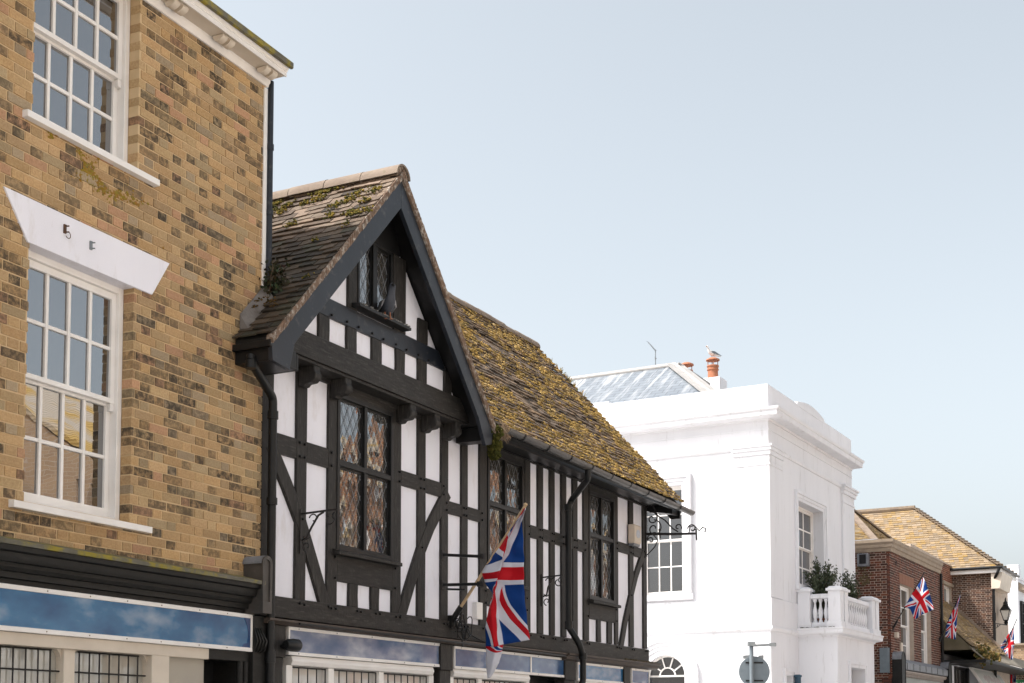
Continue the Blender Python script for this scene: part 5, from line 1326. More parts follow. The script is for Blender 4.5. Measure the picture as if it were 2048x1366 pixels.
for (sx, w) in ((U(1494), .06), (U(1524), .05)): m.hexa([(.06, sx-w, zc_+.25), (.06, sx+w, zc_+.25), (.066, sx+w, zc_+.25), (.066, sx-w, zc_+.25), (.06, sx-w, zc_+.325), (.06, sx+w, zc_+.315), (.066, sx+w, zc_+.315), (.066, sx-w, zc_+.325)])
m.build('second_plate', M['grey_metal'], o)

# ================================================================== RED BRICK SHOP
R = thing('red_brick_shop', 'dark red brick shop with pale stone coping and tall narrow windows', 'building', FR)
RX = 6.75; zc_ = 7.04
rw = [(FR.Y(1800, 1170).x, FR.Y(1826, 1170).x, FR.Y(1812, 1331).z, FR.Y(1800, 1167).z), (FR.Y(1841, 1200).x, FR.Y(1861, 1200).x, FR.Y(1848, 1337).z, FR.Y(1800, 1167).z)]
rw[1] = (rw[1][0], rw[1][1], rw[0][2], rw[0][3])
mb = MB(); bricks(mb, 0, RX, 3.3, zc_, rw, RPAL, 'y', 0.0, .1, phase=.1, j=.013, char=.25); mb.build('brick_facing', M['red_brick'], R, tint=True)
mb = MB(); bricks(mb, .012, 3.2, 1.9, zc_, [], RPAL, 'x', 0.0, .1, j=.013, char=.3); mb.build('brick_facing', M['red_brick'], R, tint=True)
mb = MB(); cells(mb, .006, RX, 3.3, zc_, .006, .3, rw); mb.box(.006, .3, .3, 6, 0, zc_); mb.box(.3, RX, .35, 6, 0, zc_); mb.build('wall', M['red_mortar'], R)
mb = MB(); mb.sweep([(-.05, zc_), (.03, zc_), (.05, zc_+.05), (.05, zc_+.10), (.09, zc_+.13), (.09, zc_+.22), (.13, zc_+.27), (.14, zc_+.36), (-.2, zc_+.40), (-.2, zc_)], [(0, 6), (0, 0), (RX, 0)]); mb.build('coping', M['stone'], R, smooth=30)
mb = MB(); a, b = FR.Y(1805, 1150).x, FR.Y(1820, 1150).x
for i in range(5): mb.ct = (.30, .15, .10, .1); w_ = (rw[0][1]-rw[0][0]+.2)/5; mb.box(rw[0][0]-.1+i*w_, rw[0][0]-.1+(i+1)*w_-.012, -.008, .1, rw[0][3]+.005, rw[0][3]+.32)
mb.build('flat_arch', M['red_brick'], R, tint=True)
for r_ in rw:
    w = bars_window('window', R, r_[0], r_[1], r_[2], r_[3], .14, 2, (2, 2), M['white'], M['glass'], bar=.03)
    mb = MB(); mb.box(r_[0]-.12, r_[1]+.12, -.07, .15, r_[2]-.10, r_[2]-.002); mb.build('sill', M['stone'], R, bevel=.005)
mb = MB(); x = FR.Y(1881, 1140).x; mb.tube([(RX-.05, -.06, zc_), (RX-.05, -.06, 3.3)], .045, 8); mb.build('downpipe', M['pipe'], R)
mb = MB(); p = FR.X(1728, 1120, 0); mb.box(-.16, 0, p.y-.17, p.y+.17, p.z-.2, p.z+.18); mb.build('vent_hood', M['lead'], R, bevel=.01); mb = MB(); mb.box(-.165, -.161, p.y-.10, p.y+.10, p.z-.13, p.z+.15); mb.build('vent_opening', M['black'], R)
mb = MB()
for i in range(80): mb.ct = (.16, .13, .08, .3); mb.blob((-.01, p.y+random.gauss(0, .1), p.z-.2-random.random()*.55), random.uniform(.01, .03), .3, 1.4, 1.2)
o = mb.build('moss', M['moss'], R, tint=True); o['kind'] = 'stuff'
# small hipped tiled roof behind the coping
LPAL = [(.25, .19, .12), (.28, .21, .12), (.22, .17, .11), (.29, .21, .10), (.24, .20, .14)]
def hip_roof(name, parent, x0, x1, y0, y1, ze, zr_, yr0, gauge, width, pal, mat, faces=('L', 'F', 'R'), under=True):
    xm = (x0+x1)/2; mb = MB(); hgt = zr_-ze
    half = (x1-x0)/2; sl = sqrt(half**2+hgt**2)
    if 'L' in faces:
        vv = Vector((half, 0, hgt)).normalized(); nv = Vector((-hgt, 0, half)).normalized(); n = int(sl/gauge)
        tiles(mb, (x0, y0, ze), (0, 1, 0), vv, nv, n, lambda r: ((yr0-y0)*r/n, y1-y0), gauge, width, pal, .022, .2, jit=.9)
    if 'R' in faces:
        vv = Vector((-half, 0, hgt)).normalized(); nv = Vector((hgt, 0, half)).normalized(); n = int(sl/gauge)
        tiles(mb, (x1, y0, ze), (0, 1, 0), vv, nv, n, lambda r: ((yr0-y0)*r/n, y1-y0), gauge, width, pal, .022, .2, jit=.9)
    if 'F' in faces:
        sf = sqrt((yr0-y0)**2+hgt**2); vv = Vector((0, yr0-y0, hgt)).normalized(); nv = Vector((0, -hgt, yr0-y0)).normalized(); n = int(sf/gauge)
        tiles(mb, (x0, y0, ze), (1, 0, 0), vv, nv, n, lambda r: (half*r/n, (x1-x0)-half*r/n), gauge, width, pal, .022, .2, jit=.9)
    o = mb.build(name, mat, parent, tint=True)
    mb = MB(); mb.add([(x0, y0, ze-.02), (x1, y0, ze-.02), (x1, y1, ze-.02), (x0, y1, ze-.02), (xm, yr0, zr_-.03), (xm, y1, zr_-.03)], [(0, 4, 5, 3), (0, 1, 4), (1, 2, 5, 4), (0, 3, 2, 1), (3, 5, 2)])
    mb.build('roof_boarding', M['dark'], o)
    return o
ra = FR.Y(1757, 1040, 2.2); 
h1 = hip_roof('roof', R, .55, 6.2, .55, 5.5, 7.42, ra.z+.05, 2.4, .11, .17, LPAL, M['lichen_tile'])
mb = MB(); mb.bar((.55, .55, 7.46), (3.375, 2.4, ra.z+.09), .22, .05); mb.bar((6.2, .55, 7.46), (3.375, 2.4, ra.z+.09), .22, .05); mb.tube([(3.375, 2.4, ra.z+.07), (3.375, 5.5, ra.z+.07)], .10, 8); mb.build('hip_tile', M['ridge'], h1)
mb = MB(); mb.tube([(.5, .5, 7.44), (6.2, .5, 7.44)], .07, 8); mb.tube([(.5, .5, 7.44), (.5, 5.5, 7.44)], .07, 8); mb.build('parapet_gutter', M['lead'], R)
# shopfront between two lead-capped consoles
fx = lambda px, py, y: FR.Y(px, py, y)
ca, cb = fx(1798, 1340, -.28), fx(1811, 1340, -.28)
console(R, cb.x-.46, cb.x, -.001, -.28, 2.75, fx(1804, 1303, -.28).z, M['shop_black'], M['lead'])
console(R, RX-.22, RX+.24, -.001, -.28, 2.6, fx(1804, 1303, -.28).z-.02, M['shop_black'], M['lead'])
mb = MB(); zs = fx(1812, 1324, -.2).z; mb.prism([(.0, zs+.12), (-.24, zs-.02), (-.26, zs-.04), (-.26, zs-.22), (-.24, zs-.24), (0, zs-.24)], 'x', cb.x+.01, RX-.23); lf = mb.build('shop_cornice', M['lead'], R, bevel=.01)
mb = MB()
for i in range(7): x = cb.x+.3+i*.82; mb.box(x, x+.03, -.268, -.22, zs-.225, zs-.03)
mb.build('lead_roll', M['shop_black'], lf)
mb = MB(); zd = zs-.26; mb.prism([(-.0, zd), (-.22, zd), (-.22, zd-.04), (-.19, zd-.09), (-.17, zd-.10), (0, zd-.10)], 'x', cb.x+.02, RX-.25)
for i in range(44): x = cb.x+.2+i*.125; mb.box(x, x+.07, -.19, -.13, zd-.18, zd-.101)
mb.build('dentil_cornice', paint('taupe_shop_paint', (.30, .25, .21), (.25, .2, .17), .5, 4), R)
mb = MB(); mb.box(.006, RX, .0, .3, 2.9, 3.3); mb.box(.006, RX, .2, .3, 0, 2.9); mb.build('shop_fascia', M['shop_black'], R)
mb = MB(); mb.box(cb.x+.1, RX-.16, -.12, -.005, zd-.72, zd-.185); fs = mb.build('shop_sign', paint('sage_sign', (.24, .26, .23), (.36, .36, .34), .3, 1.5, bump=0), R)
text('DENYS', .34, M['letter'], fs, (fx(1846, 1362, -.1).x, -.125, zd-.50), (pi/2, 0, 0), sx=1.0)
mb = MB(); p = fx(1777, 1305, -.02); mb.box(-.14, -.0, .05, .32, fx(1780, 1345, 0).z, fx(1780, 1295, 0).z); mb.build('meter_box', M['sign_back'], R, bevel=.008)
mb = MB(); p = FR.Y(1790, 1270); mb.box(p.x-.11, p.x+.11, -.10, -.001, p.z-.08, p.z+.08); mb.build('junction_box', M['plastic'], R, bevel=.006)
mb = MB(); p = FR.Y(1801, 1300); mb.box(p.x-.1, p.x+.12, -.05, -.001, p.z-.2, p.z+.22); mb.build('notice_board', M['plastic'], R)
p = FR.Y(1791, 1127); mb = MB(); mb.tube(arc((p.x, p.z), .07, .8, 4.0, 8, 'xz', -.03), .012, 6); mb.build('iron_hook', M['iron'], R)

# ---- flags further down the street
Zg = lambda x, y, d, u, v: (1680+x/3.731, 1000+y/3.731, d, u, v)
def small_flag(label, base_px, tip_px, y0, grid, **k):
    b = FR.Y(*base_px, y0); t = FR.X(*tip_px, b.x)
    return flag(label, FR, b, t, [[Zg(*c) for c in r] for r in grid], 0, b.x, pole_mat=k.pop('pole_mat', 'shop_black'), **k)
small_flag('red, white and blue flag spread open in front of the tall narrow windows', (1787, 1255), (1848, 1146), -.02,
  [[(620, 575, 0, 0, 1), (590, 622, .1, 0, .75), (550, 680, .0, 0, .5), (515, 738, -.1, 0, .25), (480, 796, 0, 0, 0)],
   [(642, 625, -.1, .25, 1), (610, 660, .05, .27, .75), (575, 708, .1, .25, .5), (548, 775, -.05, .27, .25), (525, 815, -.1, .25, 0)],
   [(663, 682, 0, .5, 1), (634, 707, -.1, .5, .75), (603, 742, .0, .5, .5), (578, 800, .1, .5, .25), (556, 890, 0, .5, 0)],
   [(685, 748, .1, .75, 1), (655, 768, .0, .75, .75), (628, 795, -.1, .75, .5), (598, 835, .0, .75, .25), (572, 885, .08, .75, 0)],
   [(701, 818, 0, 1, 1), (675, 828, .1, 1, .75), (648, 842, .0, 1, .5), (618, 852, -.1, 1, .25), (590, 868, 0, 1, 0)]])
small_flag('red, white and blue flag folded narrow on a slanting pole above the low mossy eaves', (1881, 1278), (1921, 1186), -.3,
  [[(895, 708, 0, 0, 1), (868, 762, .05, 0, .75), (842, 820, .0, 0, .5), (826, 868, -.05, .0, .25), (800, 905, .0, 0, 0)],
   [(897, 712, -.05, .1, 1), (876, 775, .08, .2, .8), (852, 835, .0, .25, .55), (832, 905, .06, .3, .3), (796, 935, .0, .2, .05)],
   [(898, 716, .0, .2, 1), (880, 785, -.05, .4, .85), (856, 880, .0, .5, .8), (828, 960, -.06, .6, .4), (792, 975, .0, .5, .1)],
   [(899, 720, .0, .3, 1), (880, 795, .05, .5, .95), (862, 1042, .0, 1, .85), (830, 1035, .05, .9, .4), (782, 1022, .0, .9, .05)]])
small_flag('bright red, white and blue flag glowing in the sun below the street lamp', (1999, 1316), (2033, 1240), -.9,
  [[(1298, 936, 0, 0, 1), (1278, 975, .1, 0, .75), (1250, 1010, .0, 0, .5), (1225, 1050, -.1, 0, .25), (1198, 1085, 0, 0, 0)],
   [(1300, 1010, -.1, .3, .95), (1282, 1030, .1, .35, .7), (1262, 1055, .0, .38, .5), (1235, 1080, .1, .3, .25), (1203, 1105, 0, .25, 0)],
   [(1300, 1080, .1, .55, .8), (1284, 1100, .0, .62, .62), (1264, 1110, -.1, .65, .5), (1244, 1115, .0, .6, .3), (1215, 1118, .0, .5, .1)],
   [(1288, 1195, .0, 1, .9), (1278, 1190, .08, 1, .7), (1265, 1185, .0, 1, .5), (1250, 1165, -.05, .95, .3), (1232, 1145, .0, .9, .1)]])

# ================================================================== LOW TILED SHOP
Lx0, Lx1 = RX+.03, 13.55
L_ = thing('low_tiled_shop', 'low white shop with a steep mossy tiled roof beside the red brick shop', 'shop', FR, (0, 0, 0))
mb = MB(); lo = (FR.Y(1918, 1330, -.15).x, FR.Y(1932, 1330, -.15).x)
bw = (FR.Y(1908, 1340, 0).x, FR.Y(1935, 1340, 0).x, 2.1, 4.0)
cells(mb, Lx0, Lx1+3.6, 0, 4.35, .0, .3, [bw]); mb.box(Lx0, Lx1, .35, .9, 0, 4.6); mb.build('wall', M['stucco'], L_)
w = bars_window('window', L_, bw[0], bw[1], bw[2], bw[3], -.06, 4, (1, 2), M['timber'], M['old_glass'], bar=.03)
mb = MB(); mb.box(bw[0]-.15, bw[1]+.15, -.16, -.001, bw[3], bw[3]+.1); mb.build('window_head', M['stucco'], L_)
mb = MB(); x = FR.Y(1934, 1330, -.1).x; mb.box(x, x+.25, -.12, 0, 0, 4.25); mb.build('post', M['black'], L_)
A1 = FR.X(1878, 1190, Lx1); A0 = FR.X(1990, 1290, Lx1); sl_ = (A1.z-A0.z)/(A1.y-A0.y); ye = -1.02; ze = A0.z+sl_*(ye-A0.y)
vv = Vector((0, 1, sl_)).normalized(); nv = Vector((0, -sl_, 1)).normalized(); n = int(sqrt((A1.y-ye)**2+(A1.z-ze)**2)/.115)
OLD = [(.30, .23, .15), (.25, .19, .13), (.34, .26, .16), (.20, .16, .12), (.38, .29, .15)]
mb = MB(); tiles(mb, (Lx0, ye, ze), (1, 0, 0), vv, nv, n, lambda r: (0, Lx1-Lx0-.03), .115, .17, OLD, .022, .3, jit=2.2); rf = mb.build('roof', M['lichen_tile'], L_, tint=True)
mb = MB(); mb.prism([(ye+.02, ze-.03), (A1.y, A1.z-.03), (A1.y, ze-.08), (ye+.02, ze-.08)], 'x', Lx0, Lx1-.01); mb.build('roof_boarding', paint('mossy_gable_end', (.14, .115, .075), (.08, .07, .04), .9, 3, bump=.6, bs=20, grime=(.20, .15, .08), gs=6), rf)
mb = MB(); mb.bar((Lx1-.06, ye+.2, ze+.26), (Lx1-.06, A1.y, A1.z+.05), .16, .07, (1, 0, 0)); mb.build('verge', M['ridge'], rf)
# stone slab eaves and mossy gutter
mb = MB(); x = Lx0; i = 0
while x < Lx1+4.5:
    mb.hexa([(x, ye-.34, ze-.40), (x+.55, ye-.34, ze-.40), (x+.55, ye+.1, ze-.02), (x, ye+.1, ze-.02), (x, ye-.34, ze-.36), (x+.55, ye-.34, ze-.36), (x+.55, ye+.1, ze+.05), (x, ye+.1, ze+.05)]); x += .565
mb.build('stone_eaves', paint('grey_stone_slab', (.27, .24, .19), (.18, .16, .13), .9, 4, bump=.5, grime=(.12, .10, .05)), rf)
mb = MB(); mb.box(Lx0, Lx1+4.4, ye-.30, .0, ze-.52, ze-.42); mb.tube([(Lx0, ye-.36, ze-.46), (Lx1+4.5, ye-.36, ze-.52)], .07, 8); mb.build('gutter', M['shop_black'], L_, smooth=50)
mb = MB()
for i in range(420):
    t = random.random()**1.6; q = random.choice([(.22, .15, .06), (.12, .12, .04), (.30, .21, .08), (.07, .07, .03)]); mb.ct = (*q, random.random()*.5)
    mb.blob((Lx0+.1+t*3.0, ye-.25+random.gauss(0, .12), ze-.25+random.gauss(0, .14)*(1.2-t)), random.uniform(.02, .06), 1, 1, 1)
o = mb.build('moss', M['moss'], L_, tint=True); o['kind'] = 'stuff'
# tilted shop board under the eaves
q0, q1 = FR.Y(1953, 1330, -.5), FR.Y(2012, 1340, -.5)
mb = MB(); zt_, zb_ = ze-.54, ze-1.35
a, b = FR.Y(1961, 1335, -.75).x, FR.Y(2014, 1345, -.75).x
mb.hexa([(a, -.95, zb_), (b, -.95, zb_), (b, -.86, zb_), (a, -.86, zb_), (a, -.42, zt_), (b, -.42, zt_), (b, -.33, zt_), (a, -.33, zt_)]); sb = mb.build('sign_board', M['white'], L_, bevel=.01)
up = Vector((0, .53, zt_-zb_)).normalized(); nn = Vector((0, -up.z, up.y)); cen = Vector(((a+b)/2, -.685, (zt_+zb_)/2)); tilt = atan2(up.z, up.y)
mb = MB(); mb.hexa([tuple(cen+Vector((sx*(b-a)*.46, 0, 0))+up*sz*.40+nn*k) for k in (.001, .008) for sx, sz in ((-1, -1), (1, -1), (1, 1), (-1, 1))]); mb.build('sign_panel', paint('pale_green_sign', (.55, .57, .53), (.62, .60, .57), .4, 2, bump=0), sb)
mb = MB()
for i in range(16):
    c = cen+Vector((-(b-a)*.28+(b-a)*.56*i/15, 0, 0))+up*random.uniform(-.06, .1)+nn*.012; h = random.uniform(.08, .2); w_ = random.uniform(.03, .06)
    mb.hexa([tuple(c+Vector((sx*w_+sz*.02, 0, 0))+up*sz*h+nn*k) for k in (-.004, .001) for sx, sz in ((-1, -1), (1, -1), (1, 1), (-1, 1))])
mb.build('faded_lettering', paint('faded_pink_lettering', (.46, .37, .36), (.52, .46, .45), .6, 3, bump=0), sb)
mb = MB(); mb.box(a, b, -.3, -.25, 0, zb_-.1); mb.build('shop_door', M['black'], L_)

# ================================================================== TALL BRICK HOUSE WITH HIPPED ROOF
H = thing('hipped_brick_house', 'tall brown brick house with a golden lichen-covered hipped roof and white fascia', 'house', FR)
hx = 13.6; hc = FR.X(1985, 1200, hx); hy = hc.y; hz = FR.X(1905, 1150, hx).z; HW = 3.4
mb = MB(); bricks(mb, hy+.0, 1.6, 4.2, hz, [], DPAL, 'x', hx, .1, j=.013, char=.35); mb.build('brick_facing', M['red_brick'], H, tint=True)
mb = MB(); mb.box(hx+.006, hx+HW, hy+.006, 9, 0, hz+.1); mb.build('wall', M['red_mortar'], H)
hr = FR.X(1830, 1018, hx+HW/2)
hrf = hip_roof('roof', H, hx-.28, hx+HW+.28, hy-.35, 9.3, hz+.20, hr.z, hr.y, .115, .18, [(.285, .225, .155), (.29, .22, .14), (.27, .22, .165), (.28, .225, .165), (.285, .21, .13), (.25, .205, .155)], M['lichen_tile'])
mb = MB(); C0 = Vector((hx-.28, hy-.35, hz+.24)); C1 = Vector((hx+HW/2, hr.y, hr.z+.04)); nT = 26
for i in range(nT):
    a = C0+(C1-C0)*i/nT; b = C0+(C1-C0)*(i+1.15)/nT; mb.bar(a+Vector((0, 0, .05)), b+Vector((0, 0, .0)), .26, .035)
mb.tube([C1, C1+Vector((0, 5, 0))], .11, 8); mb.build('hip_tile', paint('dark_hip_tile', (.20, .15, .10), (.13, .10, .08), .85, 8, bump=.4), hrf)
mb = MB(); mb.box(hx-.26, hx-.22, hy-.33, 1.6, hz-.02, hz+.16); mb.box(hx-.26, hx+HW, hy-.33, hy-.29, hz-.02, hz+.16); mb.box(hx-.22, hx-.001, hy-.29, 1.6, hz+.0, hz+.03); mb.build('fascia_board', M['white'], H, bevel=.004)
mb = MB(); mb.tube([(hx-.33, 1.6, hz+.17), (hx-.33, hy-.42, hz+.17), (hx+HW, hy-.42, hz+.17)], .055, 8); mb.build('gutter', M['pipe'], H)
pipe(H, [(hx-.30, hy-.33, hz+.14), (hx-.30, hy-.25, hz-.05), (hx-.08, hy-.06, hz-.32), (hx-.08, hy-.06, 3.5)], .055, [((hx-.08, hy-.06, 6.2), (hx-.08, hy-.06, 5.9))])
mb = MB(); mb.hexa([(hx-.2, hy-.30, hz-.62), (hx+2, hy-.30, hz-.62), (hx+2, hy-.0, hz-.62), (hx-.2, hy, hz-.62), (hx-.2, hy-.42, hz+.0), (hx+2, hy-.42, hz+.0), (hx+2, hy-.0, hz+.0), (hx-.2, hy, hz+.0)]); mb.build('eaves_box', M['cream'], H)
# set-back red wing
wy = FR.X(1905, 1200, hx).y; zw = FR.X(1905, 1137, hx).z; WG = (FR.Y(1888, 1190, wy).x, FR.Y(1903.5, 1190, wy).x, 5.9, FR.Y(1896, 1172, wy).z)
wing = thing('brick_wing', 'set-back red brick wing with a white casement window under the golden roof', 'building', FR, (0, 0, 0))
mb = MB(); bricks(mb, RX+1.2, hx-.01, 5.3, zw+.05, [WG], [(.26, .10, .06), (.23, .085, .055), (.20, .075, .05), (.28, .12, .07)], 'y', wy, .1, j=.013, char=.1); mb.build('brick_facing', M['red_brick'], wing, tint=True)
mb = MB(); cells(mb, RX+.05, hx-.012, 0, zw+.05, wy+.006, wy+.3, [WG]); mb.box(RX+.05, hx-.012, wy+.35, 5.9, 0, zw+.05); mb.prism([(RX+.05, zw+.05), (hx-.02, zw+.05), (hx-.02, zw+.10), (RX+.05, zw+.16)], 'y', wy-.03, wy+.3); mb.build('wall', M['red_mortar'], wing)
bars_window('window', wing, WG[0], WG[1], WG[2], WG[3], wy+.1, 2, (0, 2), M['white'], M['glass'], bar=.06)
mb = MB(); mb.box(WG[0]-.2, WG[1]+.2, wy-.05, wy+.1, WG[3]+.001, WG[3]+.12); mb.build('lintel', M['stone'], wing)

# ---- street lamp on the corner of the tall house
p = FR.X(1994, 1247, hx+.1)
lamp = thing('street_lamp', 'black traditional lantern street lamp on a short wall bracket', 'street lamp', FR, (hx-.02, hy-.06, p.z))
t = FR.D(2012, 1247, 53.2)-Vector((hx-.02, hy-.06, p.z)); ux = 53.2/F_PX
m = MB(); m.tube([(0, 0, 0), (t.x, t.y, .0)], .022, 6); m.tube([(0, 0, -.22), (t.x*.5, t.y*.5, -.02)], .014, 5); m.tube([(t.x*.15+.05*cos(a), t.y*.3, -.09+.05*sin(a)) for a in [i*.6 for i in range(10)]], .010, 5); m.build('bracket', M['black'], lamp, smooth=50)
c = (t.x, t.y, 0)
m = MB(); m.lathe([(.03, -.02), (.055, .0), (.055, .05), (.085, .09), (.05, .13), (.10, .17), (.105, .19)], c, 12); 
for k in range(4):
    a = pi/4+k*pi/2; m.bar((c[0]+.10*cos(a), c[1]+.10*sin(a), .18), (c[0]+.25*cos(a), c[1]+.25*sin(a), .56), .022, .022)
m.build('frame', M['black'], lamp, smooth=40)
m = MB()
P = [(c[0]+r*cos(pi/4+k*pi/2), c[1]+r*sin(pi/4+k*pi/2), z) for r, z in ((.098, .19), (.24, .56)) for k in range(4)]; m.hexa(P); m.build('glass', M['lamp_glass'], lamp)
m = MB(); P = [(c[0]+r*cos(pi/4+k*pi/2), c[1]+r*sin(pi/4+k*pi/2), z) for r, z in ((.285, .555), (.12, .75)) for k in range(4)]; m.hexa(P); m.lathe([(.10, .75), (.115, .77), (.085, .80), (.09, .86), (.06, .90), (.03, .93), (.035, .96), (.01, 1.06)], c, 12); m.build('hood', M['black'], lamp, smooth=35)

# ================================================================== FAR END OF THE STREET
wb = FR.D(2035, 1157, 70); WB = thing('pale_far_house', 'pale sunlit house with one chimney at the far right edge', 'house', FR, (0, 0, 0))
zt_ = wb.z
m = MB(); m.box(wb.x, wb.x+9, wb.y, wb.y+7, 0, zt_); m.build('wall', M['stucco'], WB)
m = MB(); m.box(wb.x-.06, wb.x+9, wb.y-.06, wb.y+7, zt_, zt_+.12); m.build('coping', M['stucco'], WB)
a = FR.D(2030, 1155, 70.5); m = MB(); m.box(a.x-.2, a.x+.5, a.y-.2, a.y+.35, zt_+.12, zt_+.75); m.build('chimney', M['stucco'], WB)
m = MB(); m.prism([(wb.y-.35, zt_-.55), (wb.y-.001, zt_-.15), (wb.y-.001, zt_-.6)], 'x', wb.x+.2, wb.x+9); m.build('eaves_board', M['stone'], WB)
for k in range(2):
    bars_window('window', WB, wb.x+.5+k*1.7, wb.x+1.5+k*1.7, zt_-3.4, zt_-1.1, wb.y-.12, 2, (2, 2), M['black'], M['glass'])
# pinkish roofed cottage and signed shop in front of it
lb = FR.D(2021, 1300, 60)
CT = thing('far_cottage', 'far cottage with a pinkish tiled roof behind the bright sunlit flag', 'house', FR)
a0 = FR.D(1990, 1290, 62); a1 = FR.D(2001, 1247, 62); a2 = FR.D(2046, 1296, 62)
m = MB(); zE2 = FR.D(2030, 1294, 62).z; zR2 = FR.D(2001, 1250, 62).z
m.box(a0.x, a0.x+5, a2.y+.2, a2.y+4.6, 0, zE2); m.build('wall', M['stucco'], CT)
yr_ = a2.y+2.4
m = MB(); hgt = zR2-zE2; nn_ = int(sqrt(hgt**2+2.4**2)/.13)
tiles(m, (a0.x-.2, a2.y, zE2), (1, 0, 0), Vector((0, 2.4, hgt)).normalized(), Vector((0, -hgt, 2.4)).normalized(), nn_, lambda r: (0, 5.4), .13, .18, [(.42, .27, .19), (.36, .24, .17), (.46, .31, .22)], M and .012, .1)
m.build('roof', M['tile'], CT, tint=True)
m = MB(); m.prism([(a2.y, zE2-.02), (yr_, zR2-.02), (a2.y+4.8, zE2-.02)], 'x', a0.x-.18, a0.x+5.2); m.build('roof_boarding', M['ridge'], CT)
SH = thing('far_brick_shop', 'tan brick shop with a white box sign and a green fascia at the bottom right', 'shop', FR)
s0 = FR.D(2016, 1300, 58); yS = s0.y-.2; xS = s0.x
zS = FR.D(2030, 1291, 58).z; zB = FR.D(2030, 1322, 58).z
TPL = [(.42, .30, .19), (.36, .26, .17), (.46, .34, .22)]
m = MB(); bricks(m, yS-3, yS+.2, zB-.1, zS, [], TPL, 'x', xS, .1, j=.014, char=.15); bricks(m, yS-3, yS+.2, zB-1.6, zB-.5, [], DPAL, 'x', xS, .1, j=.014); m.build('brick_facing', M['red_brick'], SH, tint=True)
m = MB(); m.box(xS+.006, xS+6, yS-3, yS+.2, 0, zS); m.build('wall', M['red_mortar'], SH); m = MB(); m.box(xS-.08, xS+6.1, yS-3.1, yS+.25, zS, zS+.08); m.build('coping', M['stone'], SH)
b0 = FR.D(2021, 1335, 57.5); b1 = FR.D(2036, 1340, 57.0); ts, bs = FR.D(2036, 1323, 57).z, FR.D(2036, 1342, 57).z
m = MB(); m.box(xS-.55, xS-.01, yS-3.1, b0.y-.02, bs, ts); sg = m.build('box_sign', M['white'], SH, bevel=.01)
m = MB()
for k, z in ((.62, .10), (.25, .07)):
    for i in range(9): m.box(xS-.556, xS-.551, b0.y-.62-i*.17, b0.y-.50-i*.17+.02, bs+(ts-bs)*k-z, bs+(ts-bs)*k+z*.6)
m.build('sign_lettering', M['letter_navy'], sg)
m = MB(); gz = FR.D(2036, 1359, 57).z; m.box(xS-.25, xS-.01, yS-3.1, yS+.2, gz-.55, gz); gs = m.build('green_fascia', M['green_sign'], SH)
q = FR.D(2034, 1366, 57.2); text('THE', .30, M['letter'], gs, (xS-.254, q.y, gz-.22), (pi/2, 0, -pi/2))
# hanging flag at the bottom right
fb = FR.D(2012, 1338, 56)
o = thing('flag', 'narrow blue, white and red flag hanging beneath the white box sign', 'flag', FR, (fb.x, fb.y, fb.z), 'union flags along the street')
m = MB(); e0 = FR.D(2011, 1341, 56)-fb; e1 = FR.D(2033, 1344, 56)-fb; m.tube([e0, e1], .02, 6); m.build('pole', M['black'], o)
gr = []
for (py, l, r_) in ((1342, 2014, 2031), (1352, 2013.5, 2032), (1362, 2013, 2032), (1376, 2013, 2031), (1390, 2014, 2030)):
    row = []
    for k in range(5):
        px = l+(r_-l)*k/4; row.append((FR.D(px, py, 56+(.15 if k % 2 else -.1))-fb, (py-1342)/60+.05, .98-.24*k))
    gr.append(row)
cloth('cloth', o, gr, 5, .03)

# ================================================================== OTHER SIDE OF THE STREET (seen reflected in the windows)
FO = Frame((0, -2.6), -3.2)
def brick_mat(name, c1, c2, mo):
    k = NT(name); br = k.n('ShaderNodeTexBrick'); sp = k.n('ShaderNodeSeparateXYZ'); k.l(k.co(), sp.inputs[0]); cb = k.n('ShaderNodeCombineXYZ'); k.l(k.math('ADD', sp.outputs[0], sp.outputs[1]), cb.inputs[0]); k.l(sp.outputs[2], cb.inputs[1])
    k.l(cb.outputs[0], br.inputs['Vector']); br.inputs['Scale'].default_value = 1; br.inputs['Brick Width'].default_value = .225; br.inputs['Row Height'].default_value = .075; br.inputs['Mortar Size'].default_value = .006
    br.inputs['Color1'].default_value = (*c1, 1); br.inputs['Color2'].default_value = (*c2, 1); br.inputs['Mortar'].default_value = (*mo, 1)
    return k.set(br.outputs['Color'], .85, .2)
M['white_wall'] = paint('white_rendered_wall', (.86, .86, .86), (.80, .80, .80), .8, 1, bump=.1)
BM = [brick_mat('orange_brick', (.42, .19, .09), (.30, .14, .08), (.48, .40, .32)), M['white_wall'], brick_mat('buff_brick', (.46, .32, .20), (.38, .26, .17), (.5, .42, .34))]
k = NT('reflected_roof_tiles'); wv = k.n('ShaderNodeTexWave', bands_direction='Z'); wv.inputs['Scale'].default_value = 4.4; wv.inputs['Distortion'].default_value = .6; k.l(k.co(), wv.inputs['Vector'])
M['opp_roof'] = k.set(k.mix(k.ramp(k.noise(.8, 4), .5, .6), k.mix(wv.outputs['Fac'], (.34, .29, .23), (.60, .51, .41)), k.mix(wv.outputs['Fac'], (.36, .22, .06), (.60, .40, .14))), .85, .2)
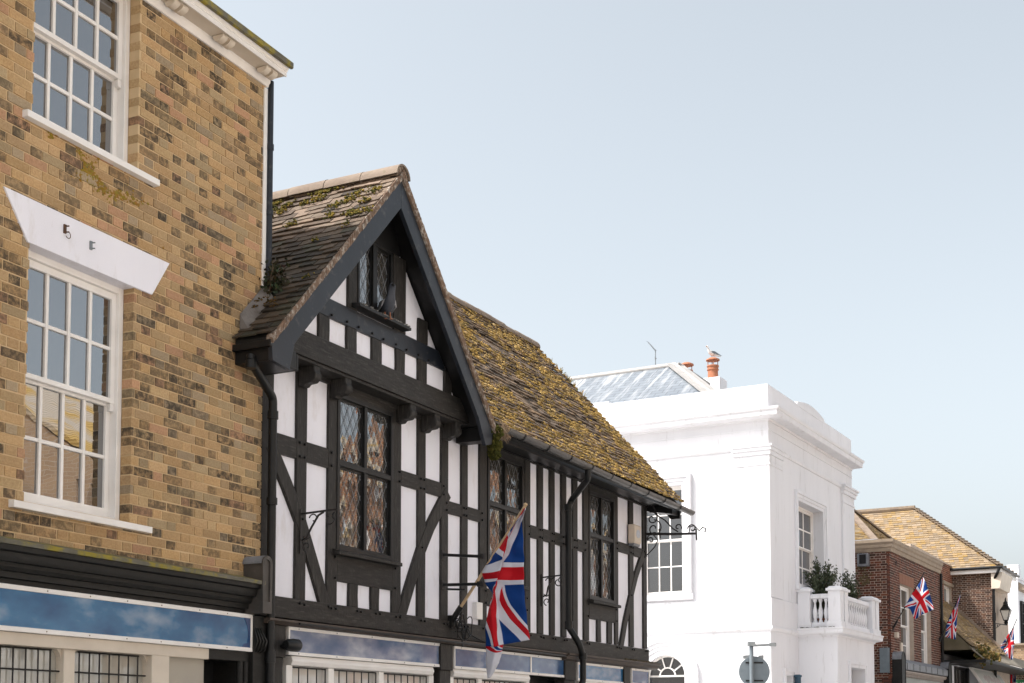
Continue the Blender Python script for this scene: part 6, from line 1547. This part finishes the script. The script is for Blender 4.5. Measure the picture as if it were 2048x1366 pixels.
def opposite(x0, x1, ze, zr_, bm, lab, gable=False, dep=7.0):
    o = thing('terraced_house', lab, 'house', FO, (0, 0, 0), 'houses across the street')
    y1 = 0.0; m = MB(); xs_ = []; ops = []; n = max(1, int((x1-x0)/2.6))
    for i in range(n):
        c = x0+(x1-x0)*(i+.5)/n; ops.append((c-.5, c+.5, ze-1.9, ze-.45))
    cells(m, x0, x1, 0, ze, -.3, y1, ops); m.box(x0, x1, -dep, -.6, 0, ze)
    if gable: m.prism([(-dep, ze), (0, ze), (-dep/2, zr_)], 'x', x0+.02, x0+.3); m.prism([(-dep, ze), (0, ze), (-dep/2, zr_)], 'x', x1-.3, x1-.02)
    m.build('wall', bm, o)
    for a, b, c, d in ops: bars_window('window', o, a, b, c, d, -.10, 3, (2, 2), M['white'], M['glass'], s=-1)
    m = MB(); m.prism([(.25, ze-.1), (.25, ze), (-dep/2, zr_+.08), (-dep-.25, ze), (-dep-.25, ze-.1), (-dep/2, zr_-.05)], 'x', x0, x1); m.build('roof', M['opp_roof'], o)
    m = MB(); c = (x1-.7); m.box(c-.45, c+.45, -dep/2-.5, -dep/2+.5, zr_-.6, zr_+1.3); ch = m.build('chimney', BM[0], o)
    m = MB(); 
    for q in (-.22, .22): m.lathe([(.12, 0), (.10, .4), (.12, .45)], (c+q, -dep/2, zr_+1.3), 10)
    m.build('chimney_pot', M['terracotta'], ch)
    m = MB(); m.box(x0+.3, x1-.3, .001, .12, 2.45, 2.95); m.build('shop_fascia', M['white'], o); m = MB(); m.box(x0+.5, x1-.5, .001, .04, .6, 2.4); m.build('shop_window', M['shop_glass'], o)
    return o
opposite(-14, -4.2, 5.6, 8.6, BM[1], 'white rendered house across the street, furthest left'); opposite(-4.0, 4.5, 5.2, 8.0, BM[2], 'buff brick house across the street behind the viewer')
opposite(4.7, 12.2, 5.8, 8.9, BM[1], 'white rendered house across the street, nearest the viewer'); lowh = opposite(12.4, 20.2, 4.7, 7.6, BM[1], 'low white house with lichened roof across the street', dep=6.5)
opposite(20.4, 27.0, 6.6, 9.2, BM[2], 'tall buff brick house with gable ends across the street', True); opposite(27.2, 35, 8.0, 9.6, BM[0], 'orange brick house across the street')
opposite(35.2, 42, 7.4, 9.2, BM[1], 'white rendered house across the street, beyond the orange brick one'); opposite(42.2, 47, 7.6, 9.3, BM[0], 'narrow orange brick house across the street'); opposite(47.2, 58, 8.2, 9.8, BM[1], 'wide white house across the street, furthest right')
mb = MB(); hh = 7.6-4.7; n = int(sqrt(3.25**2+hh**2)/.11)
def optint(r, u): return mnoise.noise((u*.8, r*.09, 3)) > .12
for pal, fl in (([(.60, .53, .43), (.66, .58, .47), (.52, .46, .38)], False), ([(.52, .30, .07), (.46, .30, .10), (.40, .31, .21)], True)):
    tiles(mb, (12.4, .27, 4.72), (1, 0, 0), Vector((0, -3.5, hh+.1)).normalized(), Vector((0, hh, 3.5)).normalized(), n, lambda r: (0, 7.8), .11, .19, pal, .03, .1, lambda r, u, fl=fl: optint(r, u) != fl)
mb.build('roof_tiling', M['tile'], lowh, tint=True)
